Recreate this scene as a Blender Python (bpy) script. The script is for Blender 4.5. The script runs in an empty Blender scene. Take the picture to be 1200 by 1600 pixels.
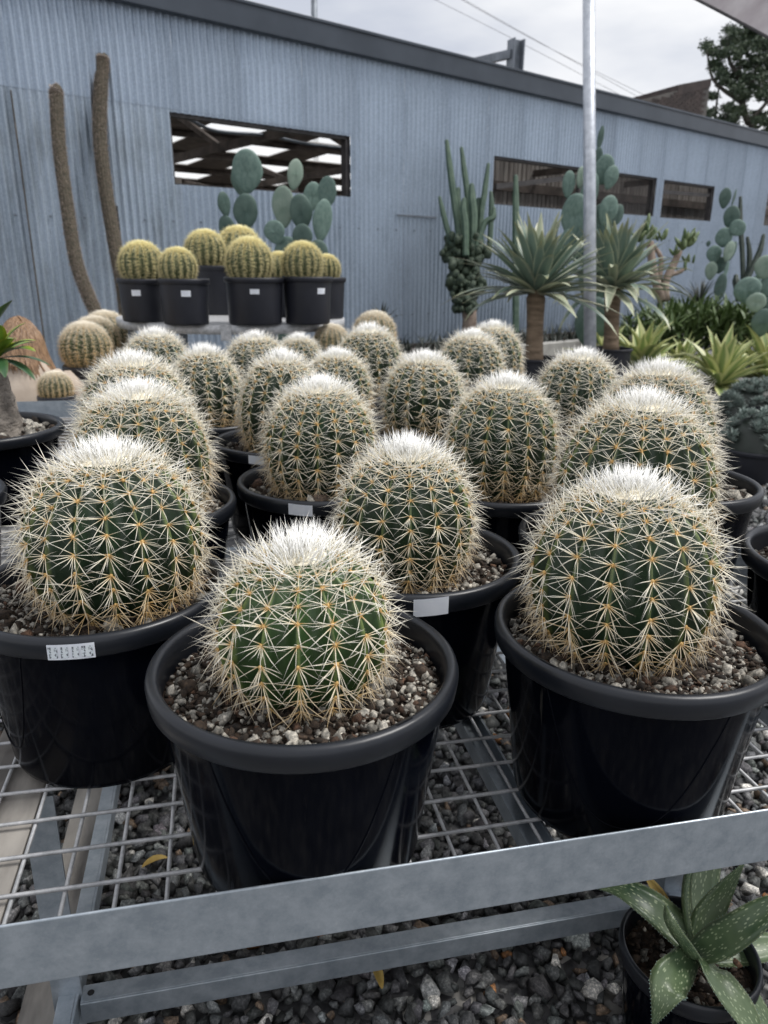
import bpy, bmesh, math, random
import numpy as np
from mathutils import Vector, Matrix

random.seed(7)
rng = np.random.default_rng(11)
SC = bpy.context.scene
COL = SC.collection
R = math.radians

# ------------------------------------------------------------------ camera
FPX = 1177.6            # focal length in pixels of the 1200x1600 photograph
FW = np.array([0.0, 0.95074206, -0.30998312])
RT = np.array([0.99988006, 0.00480093, 0.01472481])
UP = np.array([-0.0154877, 0.30994594, 0.95062803])
CAM = np.array([0.0, 0.0, 1.12])
cd = bpy.data.cameras.new('camera')
cam = bpy.data.objects.new('camera', cd)
COL.objects.link(cam)
cd.sensor_fit = 'VERTICAL'
cd.sensor_height = 36.0
cd.sensor_width = 27.0
cd.lens = 26.4963
cd.clip_start = 0.02
cd.clip_end = 500
cd.dof.use_dof = True
cd.dof.focus_distance = 0.92
cd.dof.aperture_fstop = 8.5
cam.matrix_world = Matrix(((RT[0], UP[0], -FW[0], CAM[0]), (RT[1], UP[1], -FW[1], CAM[1]),
                           (RT[2], UP[2], -FW[2], CAM[2]), (0, 0, 0, 1)))
SC.camera = cam

# ------------------------------------------------------------------ sky, sun, exposure
SUN_EL, SUN_AZ = R(58), R(88)      # high soft sun behind cloud, from the right
w = bpy.data.worlds.new('World')
SC.world = w
w.use_nodes = True
nt = w.node_tree
nt.nodes.clear()
wo = nt.nodes.new('ShaderNodeOutputWorld')
bg = nt.nodes.new('ShaderNodeBackground')
sky = nt.nodes.new('ShaderNodeTexSky')
sky.sky_type = 'NISHITA'
sky.sun_disc = False
sky.sun_elevation = SUN_EL
sky.sun_rotation = SUN_AZ
skm = nt.nodes.new('ShaderNodeVectorMath'); skm.operation = 'SCALE'; skm.inputs['Scale'].default_value = 0.10
nt.links.new(sky.outputs[0], skm.inputs[0])
tc = nt.nodes.new('ShaderNodeTexCoord')
mp = nt.nodes.new('ShaderNodeMapping'); mp.inputs['Scale'].default_value = (1.6, 1.6, 5.0)
mp.inputs['Location'].default_value = (0.3, 0.1, 0.35)
n1 = nt.nodes.new('ShaderNodeTexNoise'); n1.inputs['Scale'].default_value = 1.7
n1.inputs['Detail'].default_value = 5; n1.inputs['Roughness'].default_value = 0.5
rp = nt.nodes.new('ShaderNodeValToRGB')
rp.color_ramp.elements[0].position = 0.36; rp.color_ramp.elements[0].color = (0.60, 0.63, 0.71, 1)
rp.color_ramp.elements[1].position = 0.60; rp.color_ramp.elements[1].color = (0.95, 0.95, 0.96, 1)
nt.links.new(tc.outputs['Generated'], mp.inputs[0])
nt.links.new(mp.outputs[0], n1.inputs['Vector'])
nt.links.new(n1.outputs['Fac'], rp.inputs[0])
mx = nt.nodes.new('ShaderNodeMix'); mx.data_type = 'RGBA'; mx.inputs[0].default_value = 0.9
nt.links.new(skm.outputs[0], mx.inputs[6]); nt.links.new(rp.outputs[0], mx.inputs[7])
nt.links.new(mx.outputs[2], bg.inputs[0])
bg.inputs[1].default_value = 0.53
nt.links.new(bg.outputs[0], wo.inputs[0])
sd = bpy.data.lights.new('sun', 'SUN')
sd.energy = 1.5
sd.angle = R(20)
sd.color = (1.0, 0.975, 0.94)
sun = bpy.data.objects.new('sun', sd)
COL.objects.link(sun)
_sd = Vector((math.sin(SUN_AZ) * math.cos(SUN_EL), math.cos(SUN_AZ) * math.cos(SUN_EL), math.sin(SUN_EL)))
sun.rotation_euler = (-_sd).to_track_quat('-Z', 'Y').to_euler()
sun.location = (4, -2, 8)
vs = SC.view_settings
vs.view_transform = 'Standard'
vs.look = 'None'
vs.exposure = 1.05
vs.gamma = 1.0
vs.use_curve_mapping = False
SC.cycles.max_bounces = 6
SC.cycles.diffuse_bounces = 3
SC.cycles.glossy_bounces = 3
SC.cycles.use_denoising = True

# ------------------------------------------------------------------ helpers
def ray(x, y):
    return FW + RT * (x - 600) / FPX - UP * (y - 800) / FPX
def at(x, y, d):                       # a point seen at photo pixel x, y at depth d metres
    return CAM + ray(x, y) * d
def px(d):                             # metres per photo pixel at depth d
    return d / FPX
YAW = 0.2175                           # the bench stands turned by this angle
EX = np.array([math.cos(YAW), math.sin(YAW), 0]); EY = np.array([-math.sin(YAW), math.cos(YAW), 0])
ZR, ZM = 0.7205, 0.4890                # pot rims and bench mesh above ground
def bp(a, b, z=0.0):                   # bench coordinates -> world
    return EX * a + EY * b + np.array([0, 0, z])

def link(o, parent=None):
    COL.objects.link(o)
    if parent is not None:
        o.parent = parent
    return o
def tag(o, label=None, cat=None, group=None, kind=None):
    if label: o['label'] = label
    if cat: o['category'] = cat
    if group: o['group'] = group
    if kind: o['kind'] = kind
    return o
def empty(name, loc=(0, 0, 0), rz=0.0, label=None, cat=None, group=None, parent=None):
    o = bpy.data.objects.new(name, None)
    o.location = Vector([float(c) for c in loc]); o.rotation_euler = (0, 0, rz)
    o.empty_display_size = 0.1
    link(o, parent)
    return tag(o, label, cat, group)
def mesh(name, V, F, mat=None, smooth=False, col=None, tris=None):
    """V (n,3); F list of faces or (m,k) array; col (n,4) point colours."""
    me = bpy.data.meshes.new(name)
    if isinstance(F, np.ndarray):
        V = np.ascontiguousarray(V, dtype=np.float32)
        m, k = F.shape
        me.vertices.add(len(V)); me.vertices.foreach_set('co', V.ravel())
        extra = 0 if tris is None else len(tris)
        idx = F.ravel().astype(np.int32)
        starts = np.arange(m, dtype=np.int32) * k
        if extra:
            starts = np.concatenate([starts, m * k + np.arange(extra, dtype=np.int32) * 3])
            idx = np.concatenate([idx, tris.ravel().astype(np.int32)])
        me.loops.add(len(idx)); me.loops.foreach_set('vertex_index', idx)
        me.polygons.add(m + extra)
        me.polygons.foreach_set('loop_start', starts.astype(np.int32))
        me.update(calc_edges=True)
    else:
        me.from_pydata([tuple(map(float, v)) for v in V], [], F)
        me.update()
    if col is not None:
        a = me.color_attributes.new('Col', 'FLOAT_COLOR', 'POINT')
        c = np.ones((len(V), 4), np.float32); c[:, :np.shape(col)[1]] = col
        a.data.foreach_set('color', c.ravel())
    if smooth:
        me.polygons.foreach_set('use_smooth', np.ones(len(me.polygons), bool))
    if mat is not None:
        me.materials.append(mat)
    me.validate()
    return me
def ob(name, me, parent=None, loc=None, rot=None, scale=None, mtx=None):
    o = bpy.data.objects.new(name, me)
    if loc is not None: o.location = [float(c) for c in loc]
    if rot is not None: o.rotation_euler = rot
    if scale is not None: o.scale = scale if hasattr(scale, '__len__') else (scale,) * 3
    if mtx is not None: o.matrix_local = mtx
    return link(o, parent)

class MB:
    def __init__(s): s.v = []; s.f = []
    def add(s, V, F):
        n = len(s.v); s.v += [tuple(map(float, q)) for q in V]; s.f += [tuple(i + n for i in q) for q in F]; return s
    def box(s, a, b):
        (x0, y0, z0), (x1, y1, z1) = a, b
        return s.add([(x0, y0, z0), (x1, y0, z0), (x1, y1, z0), (x0, y1, z0), (x0, y0, z1), (x1, y0, z1), (x1, y1, z1), (x0, y1, z1)],
                     [(0, 3, 2, 1), (4, 5, 6, 7), (0, 1, 5, 4), (1, 2, 6, 5), (2, 3, 7, 6), (3, 0, 4, 7)])
    def beam(s, p, q, wd, ht, up=(0, 0, 1)):
        p = Vector([float(c) for c in p]); q = Vector([float(c) for c in q]); d = (q - p).normalized(); u = Vector(up)
        sd_ = d.cross(u).normalized(); u = sd_.cross(d).normalized()
        V = []
        for c in (p, q):
            for a, b in ((-1, -1), (1, -1), (1, 1), (-1, 1)):
                V.append(c + sd_ * (a * wd / 2) + u * (b * ht / 2))
        return s.add(V, [(0, 3, 2, 1), (4, 5, 6, 7), (0, 1, 5, 4), (1, 2, 6, 5), (2, 3, 7, 6), (3, 0, 4, 7)])
    def tube(s, pts, rad, n=8, cap=True):
        V, F = tube(pts, rad, n, cap); return s.add(V, F)
    def obj(s, name, mat, parent=None, smooth=False, bevel=0.0, loc=None):
        me = mesh(name, s.v, s.f, mat, smooth)
        o = ob(name, me, parent, loc)
        if bevel:
            m = o.modifiers.new('bevel', 'BEVEL'); m.width = bevel; m.segments = 2; m.limit_method = 'ANGLE'
        return o
def tube(pts, rad, n=8, cap=True):
    P = [Vector([float(c) for c in q]) for q in pts]
    if not hasattr(rad, '__len__'): rad = [rad] * len(P)
    V = []; F = []
    u = None
    for i, q in enumerate(P):
        d = (P[min(i + 1, len(P) - 1)] - P[max(i - 1, 0)]).normalized()
        if u is None:
            u = d.orthogonal().normalized()
        u = (u - d * u.dot(d)).normalized(); b = d.cross(u)
        for k in range(n):
            a = 2 * math.pi * k / n
            V.append(q + (u * math.cos(a) + b * math.sin(a)) * rad[i])
    for i in range(len(P) - 1):
        for k in range(n):
            a, b = i * n + k, i * n + (k + 1) % n
            F.append((a, b, b + n, a + n))
    if cap:
        F.append(tuple(range(n - 1, -1, -1))); F.append(tuple((len(P) - 1) * n + k for k in range(n)))
    return V, F
def lathe(prof, n=64):
    V = []; F = []
    for (r, z) in prof:
        for k in range(n):
            a = 2 * math.pi * k / n; V.append((r * math.cos(a), r * math.sin(a), z))
    for i in range(len(prof) - 1):
        for k in range(n):
            a, b = i * n + k, i * n + (k + 1) % n
            F.append((a, b, b + n, a + n))
    return V, F
def spline(pts, n):
    """Catmull-Rom through pts (k,m) sampled at n points."""
    P = np.array(pts, float); k = len(P); out = []
    Q = np.vstack([2 * P[0] - P[1], P, 2 * P[-1] - P[-2]])
    for t in np.linspace(0, k - 1, n):
        i = min(int(t), k - 2); f = t - i
        a, b, c, d = Q[i], Q[i + 1], Q[i + 2], Q[i + 3]
        out.append(0.5 * ((2 * b) + (-a + c) * f + (2 * a - 5 * b + 4 * c - d) * f * f + (-a + 3 * b - 3 * c + d) * f ** 3))
    return np.array(out)

# ------------------------------------------------------------------ materials
def newmat(name):
    m = bpy.data.materials.new(name); m.use_nodes = True
    return m, m.node_tree, m.node_tree.nodes['Principled BSDF']
def N(t, typ, **kw):
    n = t.nodes.new(typ)
    for k, v in kw.items():
        if k in n.inputs: n.inputs[k].default_value = v
        else: setattr(n, k, v)
    return n
def ramp(t, stops):
    r = t.nodes.new('ShaderNodeValToRGB'); e = r.color_ramp.elements
    while len(e) < len(stops): e.new(0.5)
    for x, (p_, c) in zip(e, stops): x.position = p_; x.color = (*c, 1)
    return r
def mixc(t, fac, a, b, blend='MIX'):
    m = t.nodes.new('ShaderNodeMix'); m.data_type = 'RGBA'; m.blend_type = blend
    for s, v in ((0, fac), (6, a), (7, b)):
        if hasattr(v, 'is_linked') or hasattr(v, 'links'): t.links.new(v, m.inputs[s])
        elif s == 0: m.inputs[0].default_value = v
        else: m.inputs[s].default_value = (*v, 1)
    return m.outputs[2]
def mathn(t, op, a, b=0.0, clamp=False):
    m = t.nodes.new('ShaderNodeMath'); m.operation = op; m.use_clamp = clamp
    for i, v in enumerate((a, b)):
        if hasattr(v, 'links'): t.links.new(v, m.inputs[i])
        else: m.inputs[i].default_value = v
    return m.outputs[0]
def noise(t, scale, detail=4, rough=0.55, vec=None, stretch=None, coord='Object'):
    n = N(t, 'ShaderNodeTexNoise'); n.inputs['Scale'].default_value = scale
    n.inputs['Detail'].default_value = detail; n.inputs['Roughness'].default_value = rough
    tcn = t.nodes.new('ShaderNodeTexCoord'); src = tcn.outputs[coord] if vec is None else vec
    if stretch:
        mpn = t.nodes.new('ShaderNodeMapping'); mpn.inputs['Scale'].default_value = stretch
        t.links.new(src, mpn.inputs[0]); src = mpn.outputs[0]
    t.links.new(src, n.inputs['Vector'])
    return n.outputs['Fac']
def bump(t, bsdf, h, strength=0.3, dist=0.002):
    b = N(t, 'ShaderNodeBump'); b.inputs['Strength'].default_value = strength; b.inputs['Distance'].default_value = dist
    t.links.new(h, b.inputs['Height']); t.links.new(b.outputs[0], bsdf.inputs['Normal'])
def attr(t, name='Col'):
    a = N(t, 'ShaderNodeAttribute'); a.attribute_name = name
    s = t.nodes.new('ShaderNodeSeparateColor'); t.links.new(a.outputs['Color'], s.inputs[0])
    return a, s
def simple(name, c1, c2, scale=20, rough=0.6, metal=0.0, bstr=0.2, bdist=0.002, bscale=None, stretch=None, spec=0.5, detail=4, lo=0.35, hi=0.65, coord='Object'):
    m, t, b = newmat(name)
    f = noise(t, scale, detail, stretch=stretch, coord=coord)
    r = ramp(t, [(lo, c1), (hi, c2)]); t.links.new(f, r.inputs[0]); t.links.new(r.outputs[0], b.inputs['Base Color'])
    b.inputs['Roughness'].default_value = rough; b.inputs['Metallic'].default_value = metal
    b.inputs['Specular IOR Level'].default_value = spec
    if bstr:
        bump(t, b, noise(t, bscale or scale * 2, 4, coord=coord), bstr, bdist)
    return m

def mat_spine(name, tip, mid, base, tan):
    m, t, b = newmat(name)
    a, s = attr(t)
    oi = t.nodes.new('ShaderNodeObjectInfo'); so = t.nodes.new('ShaderNodeSeparateColor'); t.links.new(oi.outputs['Color'], so.inputs[0])
    r = ramp(t, [(0.0, base), (0.03, base), (0.2, mid), (0.6, tip)])
    t.links.new(s.outputs[0], r.inputs[0])
    tone = mathn(t, 'ADD', s.outputs[1], so.outputs[0], True)
    c = mixc(t, tone, r.outputs[0], tan)
    t.links.new(c, b.inputs['Base Color'])
    b.inputs['Roughness'].default_value = 0.42
    b.inputs['Specular IOR Level'].default_value = 0.35
    return m
M = {}
M['spine'] = mat_spine('white_spine', (0.95, 0.91, 0.80), (0.93, 0.85, 0.65), (0.68, 0.43, 0.16), (0.66, 0.43, 0.17))
M['spine_white'] = mat_spine('crown_spine', (0.97, 0.965, 0.94), (0.96, 0.94, 0.86), (0.84, 0.70, 0.44), (0.66, 0.45, 0.20))
M['gold_spine'] = mat_spine('golden_spine', (0.94, 0.85, 0.46), (0.90, 0.78, 0.40), (0.5, 0.36, 0.1), (0.50, 0.44, 0.26))
M['fuzz'] = mat_spine('grey_spine', (0.34, 0.27, 0.22), (0.24, 0.18, 0.14), (0.12, 0.09, 0.07), (0.62, 0.56, 0.52))

def mat_body(name, valley, crest, rough=0.42):
    m, t, b = newmat(name)
    a, s = attr(t)
    n_ = noise(t, 60, 5)
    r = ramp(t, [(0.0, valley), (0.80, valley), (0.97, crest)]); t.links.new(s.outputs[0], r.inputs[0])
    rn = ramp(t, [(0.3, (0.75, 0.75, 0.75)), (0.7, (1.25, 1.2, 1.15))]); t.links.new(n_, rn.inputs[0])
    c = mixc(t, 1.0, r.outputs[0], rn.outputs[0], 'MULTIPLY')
    t.links.new(c, b.inputs['Base Color']); b.inputs['Roughness'].default_value = rough
    bump(t, b, noise(t, 260, 3), 0.25, 0.001)
    return m
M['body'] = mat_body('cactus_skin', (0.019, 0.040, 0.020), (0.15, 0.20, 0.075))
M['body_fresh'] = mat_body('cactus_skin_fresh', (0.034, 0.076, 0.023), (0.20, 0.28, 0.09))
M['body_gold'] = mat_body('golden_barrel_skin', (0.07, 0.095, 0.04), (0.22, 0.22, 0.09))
M['wool'] = simple('crown_wool', (0.82, 0.72, 0.50), (0.94, 0.90, 0.78), 140, 0.95, bstr=0.8, bdist=0.004)

def mat_pot(name, base, rough, streak=True):
    m, t, b = newmat(name)
    f = noise(t, 9, 5, stretch=(1, 1, 0.6))
    f2 = noise(t, 70, 3, stretch=(1, 1, 0.06))
    r = ramp(t, [(0.3, base), (0.75, tuple(c * 1.9 + 0.0004 for c in base))]); t.links.new(f, r.inputs[0])
    g = ramp(t, [(0.70, (0, 0, 0)), (0.80, (1, 1, 1))]); t.links.new(f2, g.inputs[0])
    c = mixc(t, mathn(t, 'MULTIPLY', g.outputs[0], 0.28 if streak else 0.08), r.outputs[0], (0.14, 0.13, 0.11))
    t.links.new(c, b.inputs['Base Color'])
    rr = N(t, 'ShaderNodeMapRange'); rr.inputs[3].default_value = rough * 0.75; rr.inputs[4].default_value = rough * 1.5
    t.links.new(f, rr.inputs[0]); t.links.new(rr.outputs[0], b.inputs['Roughness'])
    b.inputs['Specular IOR Level'].default_value = 0.075 if streak else 0.42
    bump(t, b, noise(t, 35, 3), 0.05, 0.002)
    return m
M['pot'] = mat_pot('black_pot_plastic', (0.0010, 0.0014, 0.0032), 0.10)
M['rim'] = mat_pot('black_rim_plastic', (0.008, 0.0095, 0.0130), 0.31, False)
M['pot_far'] = mat_pot('grey_black_pot_plastic', (0.011, 0.012, 0.017), 0.42, False)
M['dark'] = simple('near_black_plastic', (0.006, 0.006, 0.007), (0.010, 0.010, 0.012), 20, 0.6, bstr=0)
M['soil'] = simple('potting_mix', (0.010, 0.006, 0.004), (0.05, 0.030, 0.018), 120, 0.95, bstr=1.0, bdist=0.006, bscale=160)

def mat_stone(name, rough=0.75):
    m, t, b = newmat(name)
    a, s = attr(t)
    n_ = noise(t, 220, 5, 0.65)
    rn = ramp(t, [(0.32, (0.35, 0.36, 0.37)), (0.5, (0.9, 0.9, 0.88)), (0.68, (2.1, 2.05, 1.95))]); t.links.new(n_, rn.inputs[0])
    c = mixc(t, 1.0, a.outputs['Color'], rn.outputs[0], 'MULTIPLY')
    t.links.new(c, b.inputs['Base Color']); b.inputs['Roughness'].default_value = rough
    bump(t, b, noise(t, 420, 4), 0.5, 0.001)
    return m
M['stone'] = mat_stone('crushed_stone', 0.62)
M['pumice'] = mat_stone('pumice_and_bark', 0.9)

def mat_galv(name, c1, c2, metal=0.75, rough=0.42, scale=26):
    m, t, b = newmat(name)
    v = N(t, 'ShaderNodeTexVoronoi'); v.inputs['Scale'].default_value = scale * 2.2
    tcn = t.nodes.new('ShaderNodeTexCoord'); t.links.new(tcn.outputs['Object'], v.inputs['Vector'])
    sv = t.nodes.new('ShaderNodeSeparateColor'); t.links.new(v.outputs['Color'], sv.inputs[0])
    f = noise(t, scale * 0.9, 8, 0.72)
    mixf = mathn(t, 'ADD', mathn(t, 'MULTIPLY', sv.outputs[0], 0.05), mathn(t, 'MULTIPLY', f, 1.0))
    r = ramp(t, [(0.40, c1), (0.66, c2)]); t.links.new(mixf, r.inputs[0])
    fine = noise(t, scale * 6, 4)
    r2 = ramp(t, [(0.62, (0, 0, 0)), (0.78, (1, 1, 1))]); t.links.new(fine, r2.inputs[0])
    c = mixc(t, mathn(t, 'MULTIPLY', r2.outputs[0], 0.25), r.outputs[0], (0.62, 0.63, 0.63))
    t.links.new(c, b.inputs['Base Color'])
    b.inputs['Metallic'].default_value = metal
    rr = N(t, 'ShaderNodeMapRange'); rr.inputs[3].default_value = rough * 0.8; rr.inputs[4].default_value = rough * 1.45
    t.links.new(f, rr.inputs[0]); t.links.new(rr.outputs[0], b.inputs['Roughness'])
    bump(t, b, fine, 0.12, 0.001)
    return m
M['galv'] = mat_galv('galvanised_steel', (0.30, 0.345, 0.39), (0.43, 0.475, 0.52), 0.6, 0.38, 34)
M['galv_pale'] = mat_galv('galvanised_wire', (0.36, 0.37, 0.38), (0.60, 0.60, 0.61), 0.4, 0.5, 60)
M['galv_pole'] = mat_galv('galvanised_pipe', (0.42, 0.45, 0.50), (0.62, 0.65, 0.70), 0.6, 0.38, 14)
M['plate'] = simple('weathered_plate', (0.13, 0.12, 0.11), (0.44, 0.41, 0.37), 14, 0.7, 0.1, 0.3, 0.002, stretch=(1, 0.25, 1), detail=7)

def mat_sheet(name, c1, c2, stain, amount):
    m, t, b = newmat(name)
    oi = t.nodes.new('ShaderNodeObjectInfo')
    f = noise(t, 1.3, 6, 0.6, stretch=(1.6, 1, 0.35))
    f2 = noise(t, 3.0, 6, 0.65, stretch=(2.2, 1, 0.4))
    f3 = noise(t, 60, 3, 0.6)
    r = ramp(t, [(0.3, c1), (0.7, c2)]); t.links.new(f, r.inputs[0])
    g = ramp(t, [(0.5, (0, 0, 0)), (0.72, (1, 1, 1))]); t.links.new(f2, g.inputs[0])
    c = mixc(t, mathn(t, 'MULTIPLY', g.outputs[0], amount), r.outputs[0], stain)
    sp = ramp(t, [(0.35, (0.86, 0.86, 0.87)), (0.65, (1.1, 1.1, 1.1))]); t.links.new(f3, sp.inputs[0])
    c = mixc(t, 1.0, c, sp.outputs[0], 'MULTIPLY')
    rv = N(t, 'ShaderNodeMapRange'); rv.inputs[3].default_value = 0.9; rv.inputs[4].default_value = 1.08
    t.links.new(oi.outputs['Random'], rv.inputs[0])
    hv = N(t, 'ShaderNodeHueSaturation'); t.links.new(rv.outputs[0], hv.inputs['Value']); t.links.new(c, hv.inputs['Color'])
    t.links.new(hv.outputs[0], b.inputs['Base Color'])
    b.inputs['Metallic'].default_value = 0.45; b.inputs['Roughness'].default_value = 0.40
    return m
M['sheet'] = mat_sheet('zinc_sheet', (0.325, 0.39, 0.475), (0.41, 0.485, 0.58), (0.245, 0.295, 0.355), 0.65)
M['sheet_old'] = mat_sheet('weathered_zinc_sheet', (0.30, 0.36, 0.425), (0.42, 0.49, 0.575), (0.18, 0.205, 0.22), 0.75)
M['fascia'] = simple('dark_painted_fascia', (0.035, 0.045, 0.060), (0.050, 0.062, 0.080), 2, 0.35, 0.2, 0)
M['shed_dark'] = simple('shed_interior_timber', (0.06, 0.048, 0.042), (0.13, 0.105, 0.09), 6, 0.85)
M['shed_board'] = simple('shed_inner_board', (0.20, 0.175, 0.16), (0.38, 0.35, 0.32), 5, 0.85, stretch=(3, 3, 0.4))
M['win_frame'] = simple('window_reveal', (0.03, 0.028, 0.03), (0.06, 0.055, 0.055), 8, 0.7)
m_, t_, b_ = newmat('translucent_roof_sheet')
t_.nodes.remove(b_)
tr_ = N(t_, 'ShaderNodeBsdfTranslucent'); tr_.inputs[0].default_value = (0.9, 0.9, 0.88, 1)
tp_ = N(t_, 'ShaderNodeBsdfTransparent'); tp_.inputs[0].default_value = (0.95, 0.95, 0.95, 1)
ms_ = N(t_, 'ShaderNodeMixShader'); ms_.inputs[0].default_value = 0.75
t_.links.new(tr_.outputs[0], ms_.inputs[1]); t_.links.new(tp_.outputs[0], ms_.inputs[2])
t_.links.new(ms_.outputs[0], t_.nodes['Material Output'].inputs[0]); M['skylight'] = m_
m_, t_, b_ = newmat('shade_cloth')
b_.inputs['Base Color'].default_value = (0.55, 0.50, 0.51, 1); b_.inputs['Roughness'].default_value = 0.9
f_ = noise(t_, 4, 4); r_ = ramp(t_, [(0.35, (0.46, 0.41, 0.43)), (0.65, (0.66, 0.62, 0.63))]); t_.links.new(f_, r_.inputs[0])
t_.links.new(r_.outputs[0], b_.inputs['Base Color'])
tr_ = N(t_, 'ShaderNodeBsdfTranslucent'); t_.links.new(r_.outputs[0], tr_.inputs[0])
ms_ = N(t_, 'ShaderNodeMixShader'); ms_.inputs[0].default_value = 0.55
t_.links.new(b_.outputs[0], ms_.inputs[1]); t_.links.new(tr_.outputs[0], ms_.inputs[2])
t_.links.new(ms_.outputs[0], t_.nodes['Material Output'].inputs[0]); M['sail'] = m_

def mat_leaf(name, c_mid, c_edge, e0=0.6, e1=0.9, rough=0.45, tipc=None, var=0.25, trans=0.0):
    m, t, b = newmat(name)
    a, s = attr(t)
    r = ramp(t, [(0.0, c_mid), (e0, c_mid), (e1, c_edge)]); t.links.new(s.outputs[1], r.inputs[0])
    c = r.outputs[0]
    if tipc:
        rt_ = ramp(t, [(0.75, (0, 0, 0)), (1.0, (1, 1, 1))]); t.links.new(s.outputs[0], rt_.inputs[0]); c = mixc(t, rt_.outputs[0], c, tipc)
    oi = t.nodes.new('ShaderNodeObjectInfo')
    nn = noise(t, 14, 4, stretch=(1, 1, 1))
    mm = mathn(t, 'ADD', mathn(t, 'MULTIPLY', oi.outputs['Random'], var), mathn(t, 'MULTIPLY', nn, var))
    hv = N(t, 'ShaderNodeHueSaturation'); t.links.new(mathn(t, 'ADD', mm, 1.0 - var), hv.inputs['Value']); t.links.new(c, hv.inputs['Color'])
    t.links.new(hv.outputs[0], b.inputs['Base Color'])
    b.inputs['Roughness'].default_value = rough
    if trans:
        tr = N(t, 'ShaderNodeBsdfTranslucent'); t.links.new(hv.outputs[0], tr.inputs[0])
        ms = N(t, 'ShaderNodeMixShader'); ms.inputs[0].default_value = trans
        t.links.new(b.outputs[0], ms.inputs[1]); t.links.new(tr.outputs[0], ms.inputs[2])
        t.links.new(ms.outputs[0], t.nodes['Material Output'].inputs[0])
    return m
M['draco'] = mat_leaf('dragon_tree_leaf', (0.15, 0.21, 0.17), (0.40, 0.43, 0.31), 0.68, 1.0, 0.4, (0.36, 0.36, 0.2))
M['draco_pale'] = mat_leaf('dragon_tree_pale_leaf', (0.38, 0.42, 0.30), (0.58, 0.57, 0.40), 0.4, 1.0, 0.45)
M['agave'] = mat_leaf('variegated_leaf', (0.24, 0.32, 0.12), (0.55, 0.56, 0.27), 0.3, 0.6, 0.4)
M['fan'] = mat_leaf('dark_strap_leaf', (0.075, 0.125, 0.04), (0.15, 0.21, 0.07), 0.4, 1.0, 0.5)
M['grass_dark'] = mat_leaf('black_green_strap_leaf', (0.018, 0.026, 0.02), (0.05, 0.06, 0.045), 0.5, 1.0, 0.5)
M['blue_leaf'] = mat_leaf('blue_grey_succulent_leaf', (0.17, 0.22, 0.20), (0.36, 0.40, 0.37), 0.5, 1.0, 0.6)
M['adenium'] = mat_leaf('glossy_green_leaf', (0.16, 0.26, 0.04), (0.32, 0.34, 0.04), 0.4, 1.0, 0.3)
M['adenium_dark'] = mat_leaf('glossy_dark_leaf', (0.03, 0.08, 0.03), (0.08, 0.13, 0.05), 0.4, 1.0, 0.3)
M['tree_leaf'] = mat_leaf('tree_foliage', (0.03, 0.055, 0.03), (0.06, 0.085, 0.04), 0.2, 1.0, 0.6)
M['euph_leaf'] = mat_leaf('stubby_green_stem', (0.09, 0.14, 0.06), (0.16, 0.2, 0.09), 0.3, 1.0, 0.6)
M['pad'] = simple('prickly_pear_skin', (0.105, 0.175, 0.15), (0.17, 0.25, 0.215), 9, 0.6, bstr=0.2, coord='Generated')
M['pad_pale'] = simple('prickly_pear_pale_skin', (0.19, 0.27, 0.215), (0.27, 0.34, 0.28), 9, 0.6, bstr=0.2)
M['pad_dark'] = simple('prickly_pear_dark_skin', (0.055, 0.10, 0.085), (0.10, 0.155, 0.13), 9, 0.6, bstr=0.2)
M['column'] = simple('column_cactus_skin', (0.045, 0.085, 0.058), (0.085, 0.135, 0.09), 12, 0.55, bstr=0.3)
M['column_dark'] = simple('dark_column_cactus_skin', (0.02, 0.034, 0.026), (0.045, 0.062, 0.045), 14, 0.6, bstr=0.3)
M['knobbly'] = simple('knobbly_cactus_skin', (0.022, 0.042, 0.028), (0.06, 0.085, 0.05), 30, 0.65, bstr=0.8, bdist=0.02)
M['old_column'] = simple('woolly_column_skin', (0.055, 0.05, 0.035), (0.11, 0.09, 0.065), 40, 0.9, bstr=1.0, bdist=0.01)
M['trunk'] = simple('fibrous_trunk', (0.12, 0.085, 0.055), (0.26, 0.19, 0.13), 7, 0.9, bstr=0.8, bdist=0.01, stretch=(1, 1, 5))
M['bark'] = simple('grey_bark', (0.05, 0.045, 0.04), (0.12, 0.105, 0.09), 12, 0.9, bstr=0.8, bdist=0.02)
M['caudex'] = simple('grey_caudex_bark', (0.13, 0.115, 0.10), (0.34, 0.30, 0.26), 30, 0.9, bstr=1.0, bdist=0.02, bscale=45, detail=8)
M['pink_trunk'] = simple('pinkish_trunk', (0.20, 0.15, 0.12), (0.34, 0.27, 0.22), 10, 0.9, bstr=0.5)
M['concrete'] = simple('concrete_kerb', (0.30, 0.29, 0.27), (0.44, 0.43, 0.40), 5, 0.9, bstr=0.3)
M['brick'] = simple('dark_brick', (0.045, 0.037, 0.036), (0.08, 0.062, 0.058), 3, 0.9, bstr=0.2)
M['mortar'] = simple('brick_mortar', (0.10, 0.095, 0.09), (0.15, 0.14, 0.13), 3, 0.95, bstr=0)
M['steel'] = simple('weathered_steel', (0.13, 0.15, 0.175), (0.22, 0.245, 0.28), 4, 0.5, 0.4, 0.1)
M['cable'] = simple('cable_black', (0.10, 0.10, 0.11), (0.14, 0.14, 0.15), 4, 0.7, bstr=0)
M['hair'] = simple('brown_hair', (0.15, 0.085, 0.045), (0.34, 0.21, 0.12), 30, 0.5, bstr=0.3, stretch=(4, 4, 0.4))
M['coat'] = simple('beige_cloth', (0.44, 0.36, 0.29), (0.54, 0.46, 0.38), 6, 0.9, bstr=0.35, bdist=0.02, bscale=9)
M['deadleaf'] = simple('dry_yellow_leaf', (0.30, 0.20, 0.05), (0.46, 0.33, 0.09), 30, 0.6, bstr=0.2)
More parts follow.
